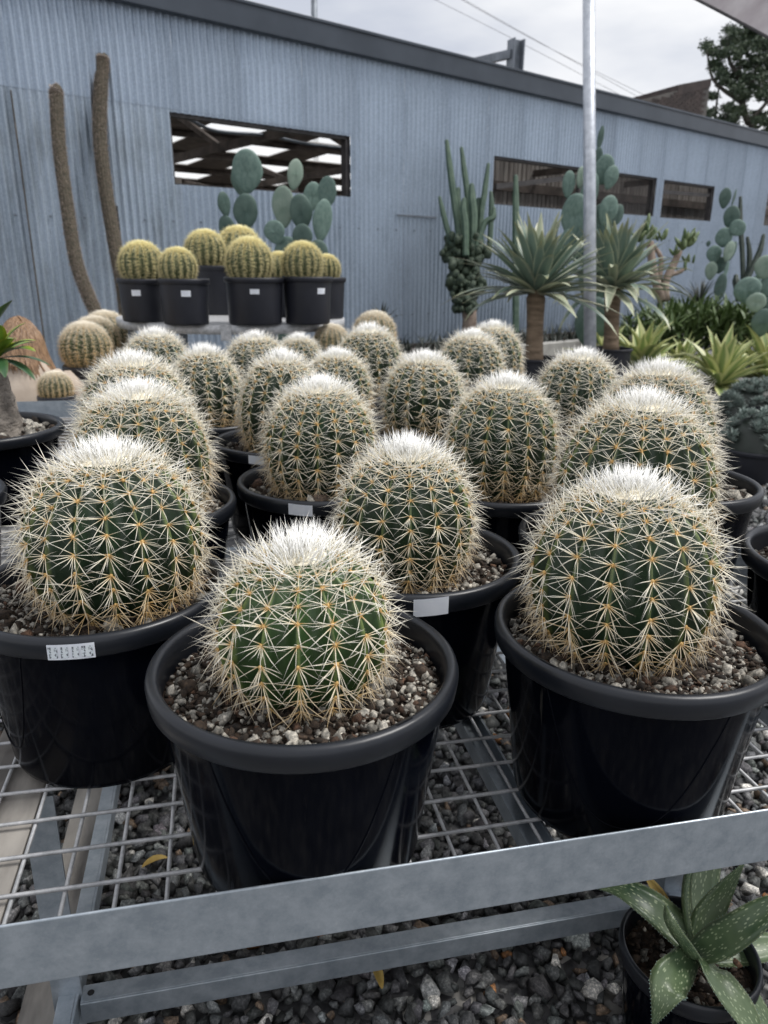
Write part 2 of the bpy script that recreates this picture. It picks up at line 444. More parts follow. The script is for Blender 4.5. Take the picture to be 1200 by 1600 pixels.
M['paper'] = simple('white_label_paper', (0.74, 0.77, 0.84), (0.82, 0.85, 0.90), 40, 0.6, bstr=0)
m_, t_, b_ = newmat('printed_label_paper')
f_ = noise(t_, 380, 2, 0.5, stretch=(1.0, 1.6, 0.8)); r_ = ramp(t_, [(0.48, (0.70, 0.76, 0.80)), (0.56, (0.10, 0.11, 0.13))]); t_.links.new(f_, r_.inputs[0])
wv_ = N(t_, 'ShaderNodeTexWave'); wv_.inputs['Scale'].default_value = 42; wv_.inputs['Distortion'].default_value = 0.3; wv_.bands_direction = 'Y'
tcn_ = t_.nodes.new('ShaderNodeTexCoord'); t_.links.new(tcn_.outputs['Object'], wv_.inputs['Vector'])
rw_ = ramp(t_, [(0.35, (0, 0, 0)), (0.5, (1, 1, 1))]); t_.links.new(wv_.outputs['Fac'], rw_.inputs[0])
t_.links.new(mixc(t_, rw_.outputs[0], (0.72, 0.77, 0.80), r_.outputs[0]), b_.inputs['Base Color']); b_.inputs['Roughness'].default_value = 0.5
M['print'] = m_
# spotted aloe leaf
m_, t_, b_ = newmat('spotted_aloe_leaf')
a_, s_ = attr(t_)
f_ = noise(t_, 12, 4); r_ = ramp(t_, [(0.3, (0.035, 0.072, 0.034)), (0.7, (0.14, 0.19, 0.095))]); t_.links.new(f_, r_.inputs[0])
cb_ = t_.nodes.new('ShaderNodeCombineXYZ'); t_.links.new(s_.outputs[0], cb_.inputs[0]); t_.links.new(s_.outputs[2], cb_.inputs[1])
mpn_ = t_.nodes.new('ShaderNodeMapping'); mpn_.inputs['Scale'].default_value = (19, 26, 1); t_.links.new(cb_.outputs[0], mpn_.inputs[0])
v_ = N(t_, 'ShaderNodeTexVoronoi'); v_.inputs['Scale'].default_value = 1.0; v_.inputs['Randomness'].default_value = 1.0; t_.links.new(mpn_.outputs[0], v_.inputs['Vector'])
rv_ = ramp(t_, [(0.20, (1, 1, 1)), (0.36, (0, 0, 0))]); t_.links.new(v_.outputs['Distance'], rv_.inputs[0])
c_ = mixc(t_, mathn(t_, 'MULTIPLY', rv_.outputs[0], 0.75), r_.outputs[0], (0.36, 0.42, 0.26))
re_ = ramp(t_, [(0.90, (0, 0, 0)), (0.99, (1, 1, 1))]); t_.links.new(s_.outputs[1], re_.inputs[0])
c_ = mixc(t_, mathn(t_, 'MULTIPLY', re_.outputs[0], 0.5), c_, (0.30, 0.33, 0.20))
t_.links.new(c_, b_.inputs['Base Color']); b_.inputs['Roughness'].default_value = 0.38
bump(t_, b_, noise(t_, 90, 3), 0.15, 0.002)
M['aloe'] = m_
# gravel seen from afar
m_, t_, b_ = newmat('far_gravel')
tcn_ = t_.nodes.new('ShaderNodeTexCoord')
v_ = N(t_, 'ShaderNodeTexVoronoi'); v_.inputs['Scale'].default_value = 34; t_.links.new(tcn_.outputs['Object'], v_.inputs['Vector'])
sv_ = t_.nodes.new('ShaderNodeSeparateColor'); t_.links.new(v_.outputs['Color'], sv_.inputs[0])
r_ = ramp(t_, [(0.0, (0.045, 0.046, 0.048)), (0.6, (0.14, 0.14, 0.145)), (0.9, (0.26, 0.26, 0.25)), (1.0, (0.42, 0.40, 0.37))]); t_.links.new(sv_.outputs[0], r_.inputs[0])
t_.links.new(r_.outputs[0], b_.inputs['Base Color']); b_.inputs['Roughness'].default_value = 0.8
bump(t_, b_, v_.outputs['Distance'], 0.9, -0.02)
M['gravel_far'] = m_

# ------------------------------------------------------------------ ground
g = mesh('ground', [(-120, -30, 0), (140, -30, 0), (140, 200, 0), (-120, 200, 0)], [(0, 1, 2, 3)], M['gravel_far'])
tag(ob('ground', g, loc=(0, 0, -0.012)), kind='structure')

def ico(sub):
    bm = bmesh.new(); bmesh.ops.create_icosphere(bm, subdivisions=sub, radius=1.0)
    V = np.array([v.co[:] for v in bm.verts]); F = np.array([[v.index for v in f.verts] for f in bm.faces]); bm.free()
    return V, F
def rocks(k, sub, cuts, rough=0.08, sq=(1.0, 0.8, 0.6)):
    V0, F = ico(sub); out = []
    for i in range(k):
        V = V0 * (1 + rng.normal(0, rough, (len(V0), 1)))
        for _ in range(cuts):
            n = rng.normal(size=3); n /= np.linalg.norm(n); d = rng.uniform(0.45, 0.8)
            h = V @ n; V = V - np.outer(np.maximum(h - d, 0), n)
        V = V * np.array(sq) * rng.uniform(0.85, 1.15, 3)
        out.append(V)
    return out, F
def hulls(k, npts, sq=(1.0, 0.8, 0.6)):
    out = []
    for i in range(k):
        P = rng.normal(size=(npts, 3)); P /= np.linalg.norm(P, axis=1, keepdims=True)
        P *= np.array(sq) * rng.uniform(0.8, 1.2, 3) * rng.uniform(0.85, 1.1, (npts, 1))
        bm = bmesh.new(); [bm.verts.new(p) for p in P]
        r = bmesh.ops.convex_hull(bm, input=bm.verts)
        junk = [v for v in bm.verts if not v.link_faces]
        if junk: bmesh.ops.delete(bm, geom=junk, context='VERTS')
        bmesh.ops.triangulate(bm, faces=bm.faces[:]); bm.verts.index_update()
        out.append((np.array([v.co[:] for v in bm.verts]), np.array([[v.index for v in f.verts] for f in bm.faces]))); bm.free()
    return out
def scatter_hulls(name, variants, P, S, C, mat, flat=0.6):
    VV = []; FF = []; CC = []; o_ = 0; vi = rng.integers(0, len(variants), len(P)); S = np.asarray(S).reshape(len(P), -1)
    for k, (V, F) in enumerate(variants):
        m_ = vi == k; n = int(m_.sum())
        if not n: continue
        Rm = rand_rot(n, flat); W_ = np.einsum('nij,kj->nki', Rm, V) * S[m_][:, None, :] + P[m_][:, None, :]
        VV.append(W_.reshape(-1, 3)); FF.append((F[None] + (np.arange(n) * len(V))[:, None, None]).reshape(-1, 3) + o_); CC.append(np.repeat(C[m_], len(V), axis=0)); o_ += n * len(V)
    return mesh(name, np.vstack(VV), np.vstack(FF), mat, False, np.vstack(CC))
def rand_rot(n, flat=None):
    q = rng.normal(size=(n, 4))
    if flat is not None:
        q[:, 1:3] *= flat
    q /= np.linalg.norm(q, axis=1, keepdims=True)
    w_, x, y, z = q.T
    return np.stack([1 - 2 * (y * y + z * z), 2 * (x * y - z * w_), 2 * (x * z + y * w_), 2 * (x * y + z * w_), 1 - 2 * (x * x + z * z),
                     2 * (y * z - x * w_), 2 * (x * z - y * w_), 2 * (y * z + x * w_), 1 - 2 * (x * x + y * y)], 1).reshape(n, 3, 3)
def scatter(name, variants, F, P, S, C, mat, flat=0.6):
    n = len(P); Rm = rand_rot(n, flat); vi = rng.integers(0, len(variants), n)
    VV = np.array(variants)[vi]
    V = np.einsum('nij,nkj->nki', Rm, VV) * np.asarray(S).reshape(n, 1, -1) + P[:, None, :]
    nv = VV.shape[1]
    Fa = (F[None] + (np.arange(n) * nv)[:, None, None]).reshape(-1, 3)
    col = np.repeat(C, nv, axis=0)
    return mesh(name, V.reshape(-1, 3), Fa, mat, False, col)
def stone_colours(n):
    base = rng.lognormal(math.log(0.085), 0.62, n)
    C = np.stack([base, base, base], 1) * np.array([0.97, 1.0, 1.03])
    C *= rng.normal(1, 0.03, (n, 3))
    k = rng.random(n)
    w_ = k < 0.035; C[w_] = rng.uniform(0.45, 0.65, (w_.sum(), 1)) * np.array([1.0, 0.97, 0.92])
    br = (k > 0.035) & (k < 0.085); C[br] = np.array([0.20, 0.145, 0.105]) * rng.uniform(0.6, 1.2, (br.sum(), 1))
    og = (k > 0.085) & (k < 0.0875); C[og] = np.array([0.36, 0.17, 0.07]) * rng.uniform(0.7, 1.1, (og.sum(), 1))
    return np.clip(C, 0.012, 0.75)
GH = hulls(26, 12, (1.1, 0.85, 0.68))
def patch(x0, x1, y0, y1, sp, size, seedless=0):
    xs = np.arange(x0, x1, sp); ys = np.arange(y0, y1, sp)
    X, Y = np.meshgrid(xs, ys); X[1::2] += sp / 2
    n = X.size
    P = np.stack([X.ravel(), Y.ravel(), np.zeros(n)], 1) + np.stack([rng.uniform(-.45, .45, n) * sp, rng.uniform(-.45, .45, n) * sp, rng.uniform(-0.002, 0.011, n)], 1)
    S = size * rng.lognormal(0, 0.28, n)
    return P, S
P1, S1 = patch(-1.15, 1.15, 0.62, 2.3, 0.0205, 0.0150)
P2, S2 = patch(1.15, 2.7, 1.3, 4.9, 0.031, 0.019)
PP = np.vstack([P1, P2]); SS = np.concatenate([S1, S2])
gm = scatter_hulls('gravel', GH, PP, SS, stone_colours(len(PP)), M['stone'], 0.8)
tag(ob('gravel', gm), 'crushed grey gravel covering the ground beneath the bench', 'gravel', kind='stuff')

# ------------------------------------------------------------------ the corrugated shed
WY = 0.84797; WC = 7.6
WN = np.array([-math.cos(WY), math.sin(WY), 0.0])
shed = empty('nursery_shed', WN * WC + np.array([0, 0, -0.072]), math.pi / 2 - WY,
             'long low shed clad in blue grey corrugated iron behind the plants', 'building')
shed.rotation_euler = (0, -0.012, math.pi / 2 - WY)
WINS = [(3.84, 6.11, 1.90, 2.555), (8.66, 12.90, 1.94, 2.56), (13.18, 15.02, 1.93, 2.55), (17.35, 19.0, 1.93, 2.55)]
def sheet(s0, z0, z1, off, mat, ncor=10, pitch=0.0762, sam=8):
    n = ncor * sam
    s = s0 + np.arange(n + 1) * pitch / sam
    y = -off - 0.014 * np.cos((s - s0) / pitch * 2 * math.pi)
    ss = sorted({z0, z1} | {z for w_ in WINS for z in w_[2:] if z0 < z < z1})
    V = []; F = []
    for z in ss:
        for a, b in zip(s, y): V.append((a - s0, b, z))
    for j in range(len(ss) - 1):
        for i in range(n):
            sm = (s[i] + s[i + 1]) / 2; zm = (ss[j] + ss[j + 1]) / 2
            if any(a < sm < b and c < zm < d for a, b, c, d in WINS): continue
            F.append((j * (n + 1) + i, j * (n + 1) + i + 1, (j + 1) * (n + 1) + i + 1, (j + 1) * (n + 1) + i))
    return mesh('corrugated_sheet', V, F, mat, True)
x = 0.10; i = 0
while x < 19.5:
    if x < 6.0:
        ob('corrugated_sheet', sheet(x, -0.25, 2.60, 0.002 * (i % 2), M['sheet_old' if x < 3.8 else 'sheet']), shed, (x, 0, 0))
        ob('corrugated_sheet', sheet(x, 2.58, 3.45, 0.004 + 0.002 * (i % 2), M['sheet']), shed, (x, 0, 0))
    else:
        ob('corrugated_sheet', sheet(x, -0.25, 3.45, 0.002 * (i % 2), M['sheet']), shed, (x, 0, 0))
    x += 0.762; i += 1
for zs_ in (0.5, 1.55):
    mb = MB()
    for j in range(64):
        s_ = 0.14 + j * 0.3048 + random.uniform(-.01, .01)
        if any(a < s_ < b and c < zs_ < d for a, b, c, d in WINS): continue
        mb.box((s_ - 0.008, -0.024, zs_ - 0.008), (s_ + 0.008, -0.010, zs_ + 0.008))
    o = mb.obj('screws', M['steel'], shed); o['kind'] = 'stuff'
f = MB().box((0.0, -0.11, 3.385), (19.8, -0.02, 3.62)).box((0.0, -0.125, 3.60), (19.8, -0.02, 3.635)); f.obj('fascia', M['fascia'], shed, bevel=0.006)
MB().box((6.85, -0.03, 1.715), (7.55, -0.012, 1.735)).obj('batten', M['steel'], shed)
MB().beam((2.38, -0.022, -0.2), (2.38, -0.022, 2.55), 0.012, 0.012, (0, 1, 0)).obj('seam_strip', M['bark'], shed)  # thin brown strip added to draw the dark seam line in the wall
for k, (a, b, c, d) in enumerate(WINS):
    wf = MB()
    wf.box((a, 0.02, d - 0.035), (b, 0.11, d + 0.02)); wf.box((a, 0.02, c - 0.03), (b, 0.11, c + 0.012))
    wf.box((a - 0.02, 0.02, c - 0.03), (a + 0.03, 0.112, d + 0.02)); wf.box((b - 0.045, 0.02, c - 0.03), (b + 0.02, 0.112, d + 0.02))
    fr = wf.obj('window_frame', M['win_frame'], shed)
    if k == 1:
        MB().box((10.72, 0.03, c + 0.012), (10.80, 0.09, d - 0.035)).obj('mullion', M['win_frame'], fr)
        MB().beam((8.8, 0.07, 2.18), (10.9, 0.07, 2.46), 0.03, 0.07, (0, 0, 1)).obj('brace', M['win_frame'], fr)
        mm = MB()
        for q in range(70):
            s0 = 10.85 + q * 0.035
            for sg in (1, -1):
                p0 = (s0, 0.06, c if sg > 0 else d); L_ = d - c
                q1 = min(s0 + L_, 12.85); fr_ = (q1 - s0) / L_
                if fr_ > 0.02: mm.beam(p0, (q1, 0.06, c + fr_ * L_ if sg > 0 else d - fr_ * L_), 0.003, 0.003)
        mm.obj('wire_mesh', M['win_frame'], fr)
    if k >= 2:
        MB().beam((a, 0.07, d - 0.19), (b, 0.07, d - 0.15), 0.03, 0.06).obj('brace', M['win_frame'], fr)
# inside: floor, back wall, partition boards, roof with translucent sheets, trusses
MB().box((0.0, 10.6, -0.2), (28, 10.7, 3.0)).obj('back_wall', M['shed_dark'], shed)
MB().box((-0.1, 0.15, -0.2), (0.0, 10.6, 3.3)).obj('end_wall', M['shed_dark'], shed)
MB().box((27.9, 1.6, -0.2), (28, 10.6, 3.0)).obj('end_wall', M['shed_dark'], shed)
MB().box((-0.1, 0.0, -0.02), (28, 10.6, 0.02)).obj('floor_slab', M['concrete'], shed)
bxs = 9.5
while bxs < 21.5:
    MB().box((bxs, 1.3 + 0.012 * random.random(), 0.0), (bxs + 0.092, 1.34, 2.9)).obj('board', M['shed_board'], shed)
    bxs += 0.115
MB().box((9.4, 1.36, 0.0), (21.6, 1.4, 2.95)).obj('partition', M['shed_dark'], shed)
MB().box((9.4, 1.22, 2.28), (21.6, 1.29, 2.42)).obj('beam', M['shed_dark'], shed)
RSL = -0.075
def rz(y): return 3.42 + RSL * y
rows = [(0.45, 1.05), (1.75, 2.75), (3.15, 4.15), (4.55, 5.55), (5.95, 6.95), (7.35, 8.35), (8.75, 9.75)]  # nearest row is unseen, added to light the partition boards
ycuts = [0.0]
for a, b in rows: ycuts += [a, b]
ycuts.append(10.6)
for j in range(len(ycuts) - 1):
    y0, y1 = ycuts[j], ycuts[j + 1]
    def slab(s0, s1, name, mat, th=0.03, lift=0.0):
        MB().add([(s0, y0, rz(y0) + lift), (s1, y0, rz(y0) + lift), (s1, y1, rz(y1) + lift), (s0, y1, rz(y1) + lift),
                  (s0, y0, rz(y0) + th + lift), (s1, y0, rz(y0) + th + lift), (s1, y1, rz(y1) + th + lift), (s0, y1, rz(y1) + th + lift)],
                 [(0, 3, 2, 1), (4, 5, 6, 7), (0, 1, 5, 4), (1, 2, 6, 5), (2, 3, 7, 6), (3, 0, 4, 7)]).obj(name, mat, shed)
    if j % 2 == 0:
        slab(0.0, 28.0, 'roof_sheet', M['shed_dark'])
    else:
        s = 0.0; per = 2.05 if y0 > 1 else 1.4; off = 0.55 * (j % 4)
        s = -off
        while s < 28:
            a0 = max(s, 0.0); a1 = min(s + per - 1.25, 28.0)
            if a1 > a0: slab(a0, a1, 'roof_sheet', M['shed_dark'])
            b0 = max(a1, 0.0); b1 = min(s + per, 28.0)
            if b1 > b0:
                slab(b0, b1, 'skylight', M['skylight'], 0.004, 0.012)
            s += per
for y in (1.4, 2.95, 4.35, 5.75, 7.15, 8.55):
    MB().box((0.0, y - 0.04, rz(y) - 0.09), (28, y + 0.04, rz(y) - 0.012)).obj('purlin', M['shed_dark'], shed)
for s in (5.6, 8.3, 11.2, 14.0):
    MB().beam((s, 0.3, 2.62), (s, 10.5, 2.42), 0.07, 0.10).obj('truss_chord', M['shed_dark'], shed)
    for y in (2.0, 4.6, 7.2):
        MB().beam((s, y, 2.55), (s + 0.02, y + 1.4, rz(y + 1.4)), 0.06, 0.07).obj('truss_web', M['shed_dark'], shed)
for s in (7.0, 9.6, 12.5):
    MB().box((s, 6.2, 0), (s + 0.12, 6.32, 2.6)).obj('post', M['shed_board'], shed)
pts = [(3.2, 1.0, 2.78), (4.4, 1.0, 2.72), (4.9, 1.0, 2.60), (5.6, 1.0, 2.62), (6.3, 1.0, 2.58), (7.4, 1.0, 2.60)]
MB().tube(spline(pts, 30), 0.018, 8).obj('sagging_pipe', M['steel'], shed, True)

# steel post and beam above the roof, thin pole, cables, brick building, tree
PD = 15.5
a = at(807, 62, PD); b = at(809, 215, PD)
t = empty('steel_post', (a[0], a[1], 0), R(25), 'grey steel post with a side beam rising above the shed roof', 'post')
mb = MB(); wj = px(PD) * 20
mb.box((-wj / 2, -0.13, 0), (-wj / 2 + 0.03, 0.13, a[2])); mb.box((wj / 2 - 0.03, -0.13, 0), (wj / 2, 0.13, a[2])); mb.box((-wj / 2 + 0.03, -0.01, 0), (wj / 2 - 0.03, 0.01, a[2]))
mb.obj('upright', M['steel'], t)
c0 = np.array(at(800, 84, PD)) - np.array([a[0], a[1], 0]); c1 = np.array(at(726, 101, PD + 1.2)) - np.array([a[0], a[1], 0])
ca, sa = math.cos(-R(25)), math.sin(-R(25))
rotp = lambda q: (q[0] * ca - q[1] * sa, q[0] * sa + q[1] * ca, q[2])
MB().beam(rotp(c0), rotp(c1), 0.10, 0.16).obj('side_beam', M['steel'], t)
a = at(490, -60, 18)
tag(MB().tube([(a[0], a[1], 0), (a[0], a[1], a[2])], 0.075, 10).obj('utility_pole', M['steel'], None, True), 'thin grey pole sticking up behind the shed roof', 'pole')
for k, (p0, p1, p2) in enumerate([((560, -60), (800, 60), (1010, 170)), ((600, -70), (830, 60), (1030, 160)), ((655, -40), (850, 70), (1040, 175))]):
    P = [at(*p0, 38), at(*p1, 41), at(*p2, 44)]
    tag(MB().tube(spline(P, 16), 0.011, 5).obj('overhead_cable', M['cable']), ['lowest thin cable crossing the grey sky', 'middle thin cable crossing the grey sky', 'topmost thin cable crossing the grey sky'][k], 'cable', 'overhead cables')
BD = 24.0
c0 = at(985, 160, BD); c1 = at(1057, 133, BD + 0.4); c2 = at(1110, 128, BD + 0.9); c3 = at(1085, 128, BD + 6)
t = empty('brick_building', (c0[0], c0[1], 0), 0, 'dark brick building showing above the far end of the shed roof', 'building')
o3 = np.array([c0[0], c0[1], 0])
P0, P1_, P2_ = c0 - o3, c1 - o3, c2 - o3
bk = (P2_ - P0) * np.array([1, 1, 0]); bl = np.linalg.norm(bk); bu = bk / bl; bnv = np.array([-bu[1], bu[0], 0])
ztop = lambda s: P0[2] + (P2_[2] - P0[2]) * s / bl
mb = MB()
Vb = []
for s in (0, bl):
    for dpt in (0, 6.0):
        q = bu * s + bnv * dpt; Vb += [(q[0], q[1], 0), (q[0], q[1], ztop(s))]
mb.add(Vb, [(0, 1, 5, 4), (2, 6, 7, 3), (0, 2, 3, 1), (4, 5, 7, 6), (1, 3, 7, 5)]); mb.obj('wall', M['mortar'], t)
step = MB(); s0 = bl * 0.58
for s in (s0,):
    q0 = bu * s - bnv * 0.02; q1 = bu * (bl + 0.02) - bnv * 0.02; th = bnv * 6.04
    z0, z1 = ztop(s), ztop(bl)
    step.add([(*q0[:2], z0 - .15), (*q1[:2], z1 - .15), (*(q1 + th)[:2], z1 - .15), (*(q0 + th)[:2], z0 - .15), (*q0[:2], z0 + .16), (*q1[:2], z1 + .10), (*(q1 + th)[:2], z1 + .10), (*(q0 + th)[:2], z0 + .16)],
             [(0, 3, 2, 1), (4, 5, 6, 7), (0, 1, 5, 4), (1, 2, 6, 5), (2, 3, 7, 6), (3, 0, 4, 7)])
step.obj('parapet', M['brick'], t)
mb = MB()
for r_i in range(40):
    z = P2_[2] - 0.12 - r_i * 0.086
    for k_ in range(int(bl / 0.245)):
        s = k_ * 0.245 + (0.12 if r_i % 2 else 0)
        if z + 0.06 < ztop(s) and s + 0.22 < bl:
            q = bu * (s + 0.11) - bnv * 0.006
            d0 = bu * 0.11
            p0, p1 = q - d0, q + d0
            mb.beam((*p0[:2], z), (*p1[:2], z), 0.02, 0.072)
bo = mb.obj('bricks', M['brick'], t); bo['kind'] = 'stuff'

def leaf_blob(centres, radii, n, size, seed):
    rg = np.random.default_rng(seed)
    ci = rg.integers(0, len(centres), n); C = np.array(centres)[ci]; Rr = np.array(radii)[ci]
    d = rg.normal(size=(n, 3)); d /= np.linalg.norm(d, axis=1, keepdims=True)
    P = C + d * (Rr * rg.random(n) ** 0.8)[:, None] * np.array([1.3, 1, 0.6])
    A = rg.normal(size=(n, 3)); A /= np.linalg.norm(A, axis=1, keepdims=True)
    B = np.cross(A, rg.normal(size=(n, 3))); B /= np.linalg.norm(B, axis=1, keepdims=True)
    L = (size * rg.uniform(0.6, 1.4, n))[:, None]
    V = np.stack([P - A * L, P + B * L * 0.4, P + A * L, P - B * L * 0.4], 1).reshape(-1, 3)
    F = np.arange(n * 4).reshape(n, 4)
    col = np.repeat(np.stack([rg.random(n), rg.random(n), rg.random(n)], 1), 4, axis=0)
    return V, F, col
# tree behind the shed
TD = 27.0
tb = at(1178, 230, TD)
t = empty('tall_tree', (tb[0], tb[1], 0), 0, 'tall dark leafy tree behind the shed at the upper right', 'tree')
tl = lambda x, y, d=TD: np.array(at(x, y, d)) - np.array([tb[0], tb[1], 0])
mb = MB()
limbs = [[(0, 0, 0), tl(1176, 215), tl(1168, 190), tl(1160, 160), tl(1155, 120), tl(1160, 60)], [tl(1168, 192), tl(1185, 175), tl(1200, 158), tl(1225, 130)],
         [tl(1160, 160), tl(1145, 150), tl(1130, 140), tl(1112, 120), tl(1104, 74)], [tl(1155, 120), tl(1140, 95), tl(1135, 60)], [tl(1160, 160), tl(1178, 120), tl(1190, 70)],
         [tl(1116, 205, TD + 1), tl(1120, 160, TD + 1), tl(1126, 118, TD + 1)]]
for l_i, L_ in enumerate(limbs):
    r0 = 0.20 if l_i == 0 else 0.10
    if l_i == 5: r0 = 0.05
    mb.tube(spline(L_, 12), list(np.linspace(r0, 0.03, 12)), 7)
mb.obj('trunk', M['bark'], t, True)
cen = []; rad = []
rgt = np.random.default_rng(5)
for (x_, y_, r_) in [(1160, 62, 14), (1178, 45, 20), (1195, 70, 24), (1175, 85, 22), (1150, 82, 10), (1195, 110, 24), (1165, 115, 18), (1145, 50, 7), (1137, 68, 6), (1105, 72, 4.5), (1112, 80, 4), (1118, 102, 7), (1128, 112, 6), (1135, 125, 9), (1128, 85, 5), (1150, 135, 9), (1190, 140, 16), (1140, 172, 9), (1152, 178, 8), (1145, 185, 7), (1180, 185, 8), (1196, 190, 12), (1160, 150, 7), (1215, 60, 30), (1220, 120, 30), (1225, 180, 20), (1200, 25, 26), (1230, 0, 30), (1112, 150, 5), (1108, 175, 4), (1125, 190, 4)]:
    for _ in range(int(6 + r_ * 1.3)):
        cen.append(tl(x_ + rgt.normal(0, r_ * .6), y_ + rgt.normal(0, r_ * .6), TD + rgt.normal(0, 0.7))); rad.append(px(TD) * rgt.uniform(5, 13))
V, F, C = leaf_blob(cen, rad, 30000, 0.062, 3)
ob('crown', mesh('crown', V, F, M['tree_leaf'], False, C), t)

# galvanised pole in front of the plants, shade sail at the upper right
a = at(922, 540, 6.7); b = at(920, -40, 6.7)
t = empty('sail_pole', (a[0], a[1], 0), 0, 'tall galvanised steel pole standing among the potted plants', 'pole')
ob_ = np.array([a[0], a[1], 0]); dpo = (b - a) / (b[2] - a[2])
MB().tube([a - dpo * a[2] - ob_, b + dpo * 0.9 - ob_], px(6.7) * 9.6, 20).obj('shaft', M['galv_pole'], t, True)
MB().box((-0.12, -0.12, 0), (0.12, 0.12, 0.012)).obj('base_plate', M['galv'], t)
q = b + dpo * 0.9 - ob_
MB().tube([q, q + np.array([0, 0, 0.03])], px(6.7) * 10.4, 20).obj('end_cap', M['galv'], t, True)
e0 = at(1020, -36, 4.6); e1 = at(1140, 26, 4.0); e2 = at(1290, 108, 3.5)
far = np.array([3.6, 2.6, 4.1]); top = np.array([2.6, 4.9, 4.25])
t = empty('shade_sail', (e1[0], e1[1], 0), 0, 'pale shade sail stretched across the upper right corner', 'shade sail')
o3 = np.array([e1[0], e1[1], 0])
edge = spline([e0, e1, e2], 14); oth = spline([top, (top + far) / 2 - np.array([0, 0, 0.1]), far], 14)
V = []; F = []
for i in range(14):
    for j in range(9):
        q = edge[i] * (1 - j / 8) + oth[i] * (j / 8) - np.array([0, 0, 0.06 * math.sin(math.pi * j / 8)]) - o3
        V.append(q)
for i in range(13):
    for j in range(8):
        F.append((i * 9 + j, i * 9 + j + 1, (i + 1) * 9 + j + 1, (i + 1) * 9 + j))
ob('cloth', mesh('cloth', V, F, M['sail'], True), t)
MB().tube(edge - o3, 0.008, 6).obj('hem', M['win_frame'], t, True)

# ------------------------------------------------------------------ kerb and planted strip in front of the shed
def shedp(s, y, z=0.0):
    return WN * (WC + y) + np.array([math.sin(WY), math.cos(WY), 0]) * s + np.array([0, 0, z])
mb = MB(); mb.beam(shedp(5.0, -1.62, 0.06), shedp(19.5, -1.62, 0.06), 0.16, 0.34); tag(mb.obj('kerb', M['concrete'], bevel=0.01), 'low concrete kerb edging the planted strip along the shed', 'kerb')
mb = MB(); mb.beam(shedp(5.0, -0.85, 0.05), shedp(19.5, -0.85, 0.05), 1.36, 0.2); tag(mb.obj('planting_bed', M['soil']), kind='structure')

# ------------------------------------------------------------------ leaves
def blade(L, w, elev, droop, az, base=(0, 0, 0), fold=0.25, seg=9, power=1.4, prof='strap', twist=0.0):
    """one leaf: a curved folded blade. returns V, F, col"""
    t = np.linspace(0, 1, seg); ang = elev - droop * t ** power
    dl = L / (seg - 1)
    x = np.concatenate([[0], np.cumsum(np.cos(ang[:-1]) * dl)]); z = np.concatenate([[0], np.cumsum(np.sin(ang[:-1]) * dl)])
    if prof == 'strap': ww = w * np.minimum(1, 0.65 + 1.2 * t) * np.clip((1 - t) * 2.4, 0.02, 1) ** 0.75
    elif prof == 'lance': ww = w * (0.45 + 2.2 * t * (1 - t)) * np.clip((1 - t) * 3, 0.03, 1) ** 0.9
    else: ww = w * np.sin(np.pi * np.clip(t * 0.93 + 0.05, 0, 1)) ** 0.8
    V = []; C = []
    for i in range(seg):
        nx, nz = -math.sin(ang[i]), math.cos(ang[i])
        for u_ in (-1, -0.5, 0, 0.5, 1):
            h = fold * ww[i] * abs(u_)
            V.append((x[i] + nx * h, u_ * ww[i] / 2 + twist * u_ * 0, z[i] + nz * h)); C.append((t[i], abs(u_), (u_ + 1) / 2))
    F = [(i * 5 + k, i * 5 + k + 1, i * 5 + k + 6, i * 5 + k + 5) for i in range(seg - 1) for k in range(4)]
    V = np.array(V); ca, sa = math.cos(az), math.sin(az)
    V = np.stack([V[:, 0] * ca - V[:, 1] * sa, V[:, 0] * sa + V[:, 1] * ca, V[:, 2]], 1) + np.array(base)
    return V, F, np.array(C)
def leaf_ob(name, mat, parent, **kw):
    V, F, C = blade(**kw)
    return ob(name, mesh(name, V, F, mat, True, C), parent)
def joined(name, mat, parent, blades, kind=None, smooth=True):
    VV = []; FF = []; CC = []; n = 0
    for V, F, C in blades:
        VV.append(V); CC.append(C); FF += [tuple(i + n for i in q) for q in F]; n += len(V)
    o = ob(name, mesh(name, np.vstack(VV), FF, mat, smooth, np.vstack(CC)), parent)
    if kind: o['kind'] = kind
    return o

# ------------------------------------------------------------------ pots
def pot_parts(Rr=0.165, H=0.2315, n=72, band=0.027, tp_=1.0):
    k = Rr / 0.165
    wall = [(0.0, 0.0), (0.118 * k * tp_, 0.0), (0.1255 * k * tp_, 0.004), (0.128 * k * tp_, 0.012), (0.1525 * k, H - band - 0.001), (0.1535 * k, H - band * 0.55)]
    rim = [(0.1535 * k, H - band + 0.001), (0.1605 * k, H - band), (0.163 * k, H - band + 0.0025), (0.1645 * k, H - band * 0.5), (0.165 * k, H - 0.008), (0.1635 * k, H - 0.003), (0.160 * k, H), (0.1545 * k, H - 0.0005), (0.1515 * k, H - 0.004), (0.150 * k, H - 0.012), (0.1475 * k, H - 0.055)]
    return lathe(wall, n), lathe(rim, n)
POTS = {}
def pot_mesh(Rr, H, far=False):
    key = (Rr, H, far)
    if key not in POTS:
        a, b = pot_parts(Rr, H, tp_=1.13 if far else 1.0)
        POTS[key] = (mesh('wall', a[0], a[1], M['pot_far' if far else 'pot'], True), mesh('rim', b[0], b[1], M['pot_far' if far else 'rim'], True))
    return POTS[key]
SH = hulls(24, 12, (1.05, 0.85, 0.7))
def soil_colours(n, pale):
    k = rng.random(n)
    base = np.where(k < pale, rng.uniform(0.14, 0.42, n), rng.uniform(0.010, 0.06, n))
    C = np.stack([base, base * np.where(k < pale, 0.94, 0.68), base * np.where(k < pale, 0.84, 0.48)], 1)
    red = k > 0.94; C[red] = np.array([0.09, 0.05, 0.032]) * rng.uniform(0.5, 1.3, (red.sum(), 1))
    return C
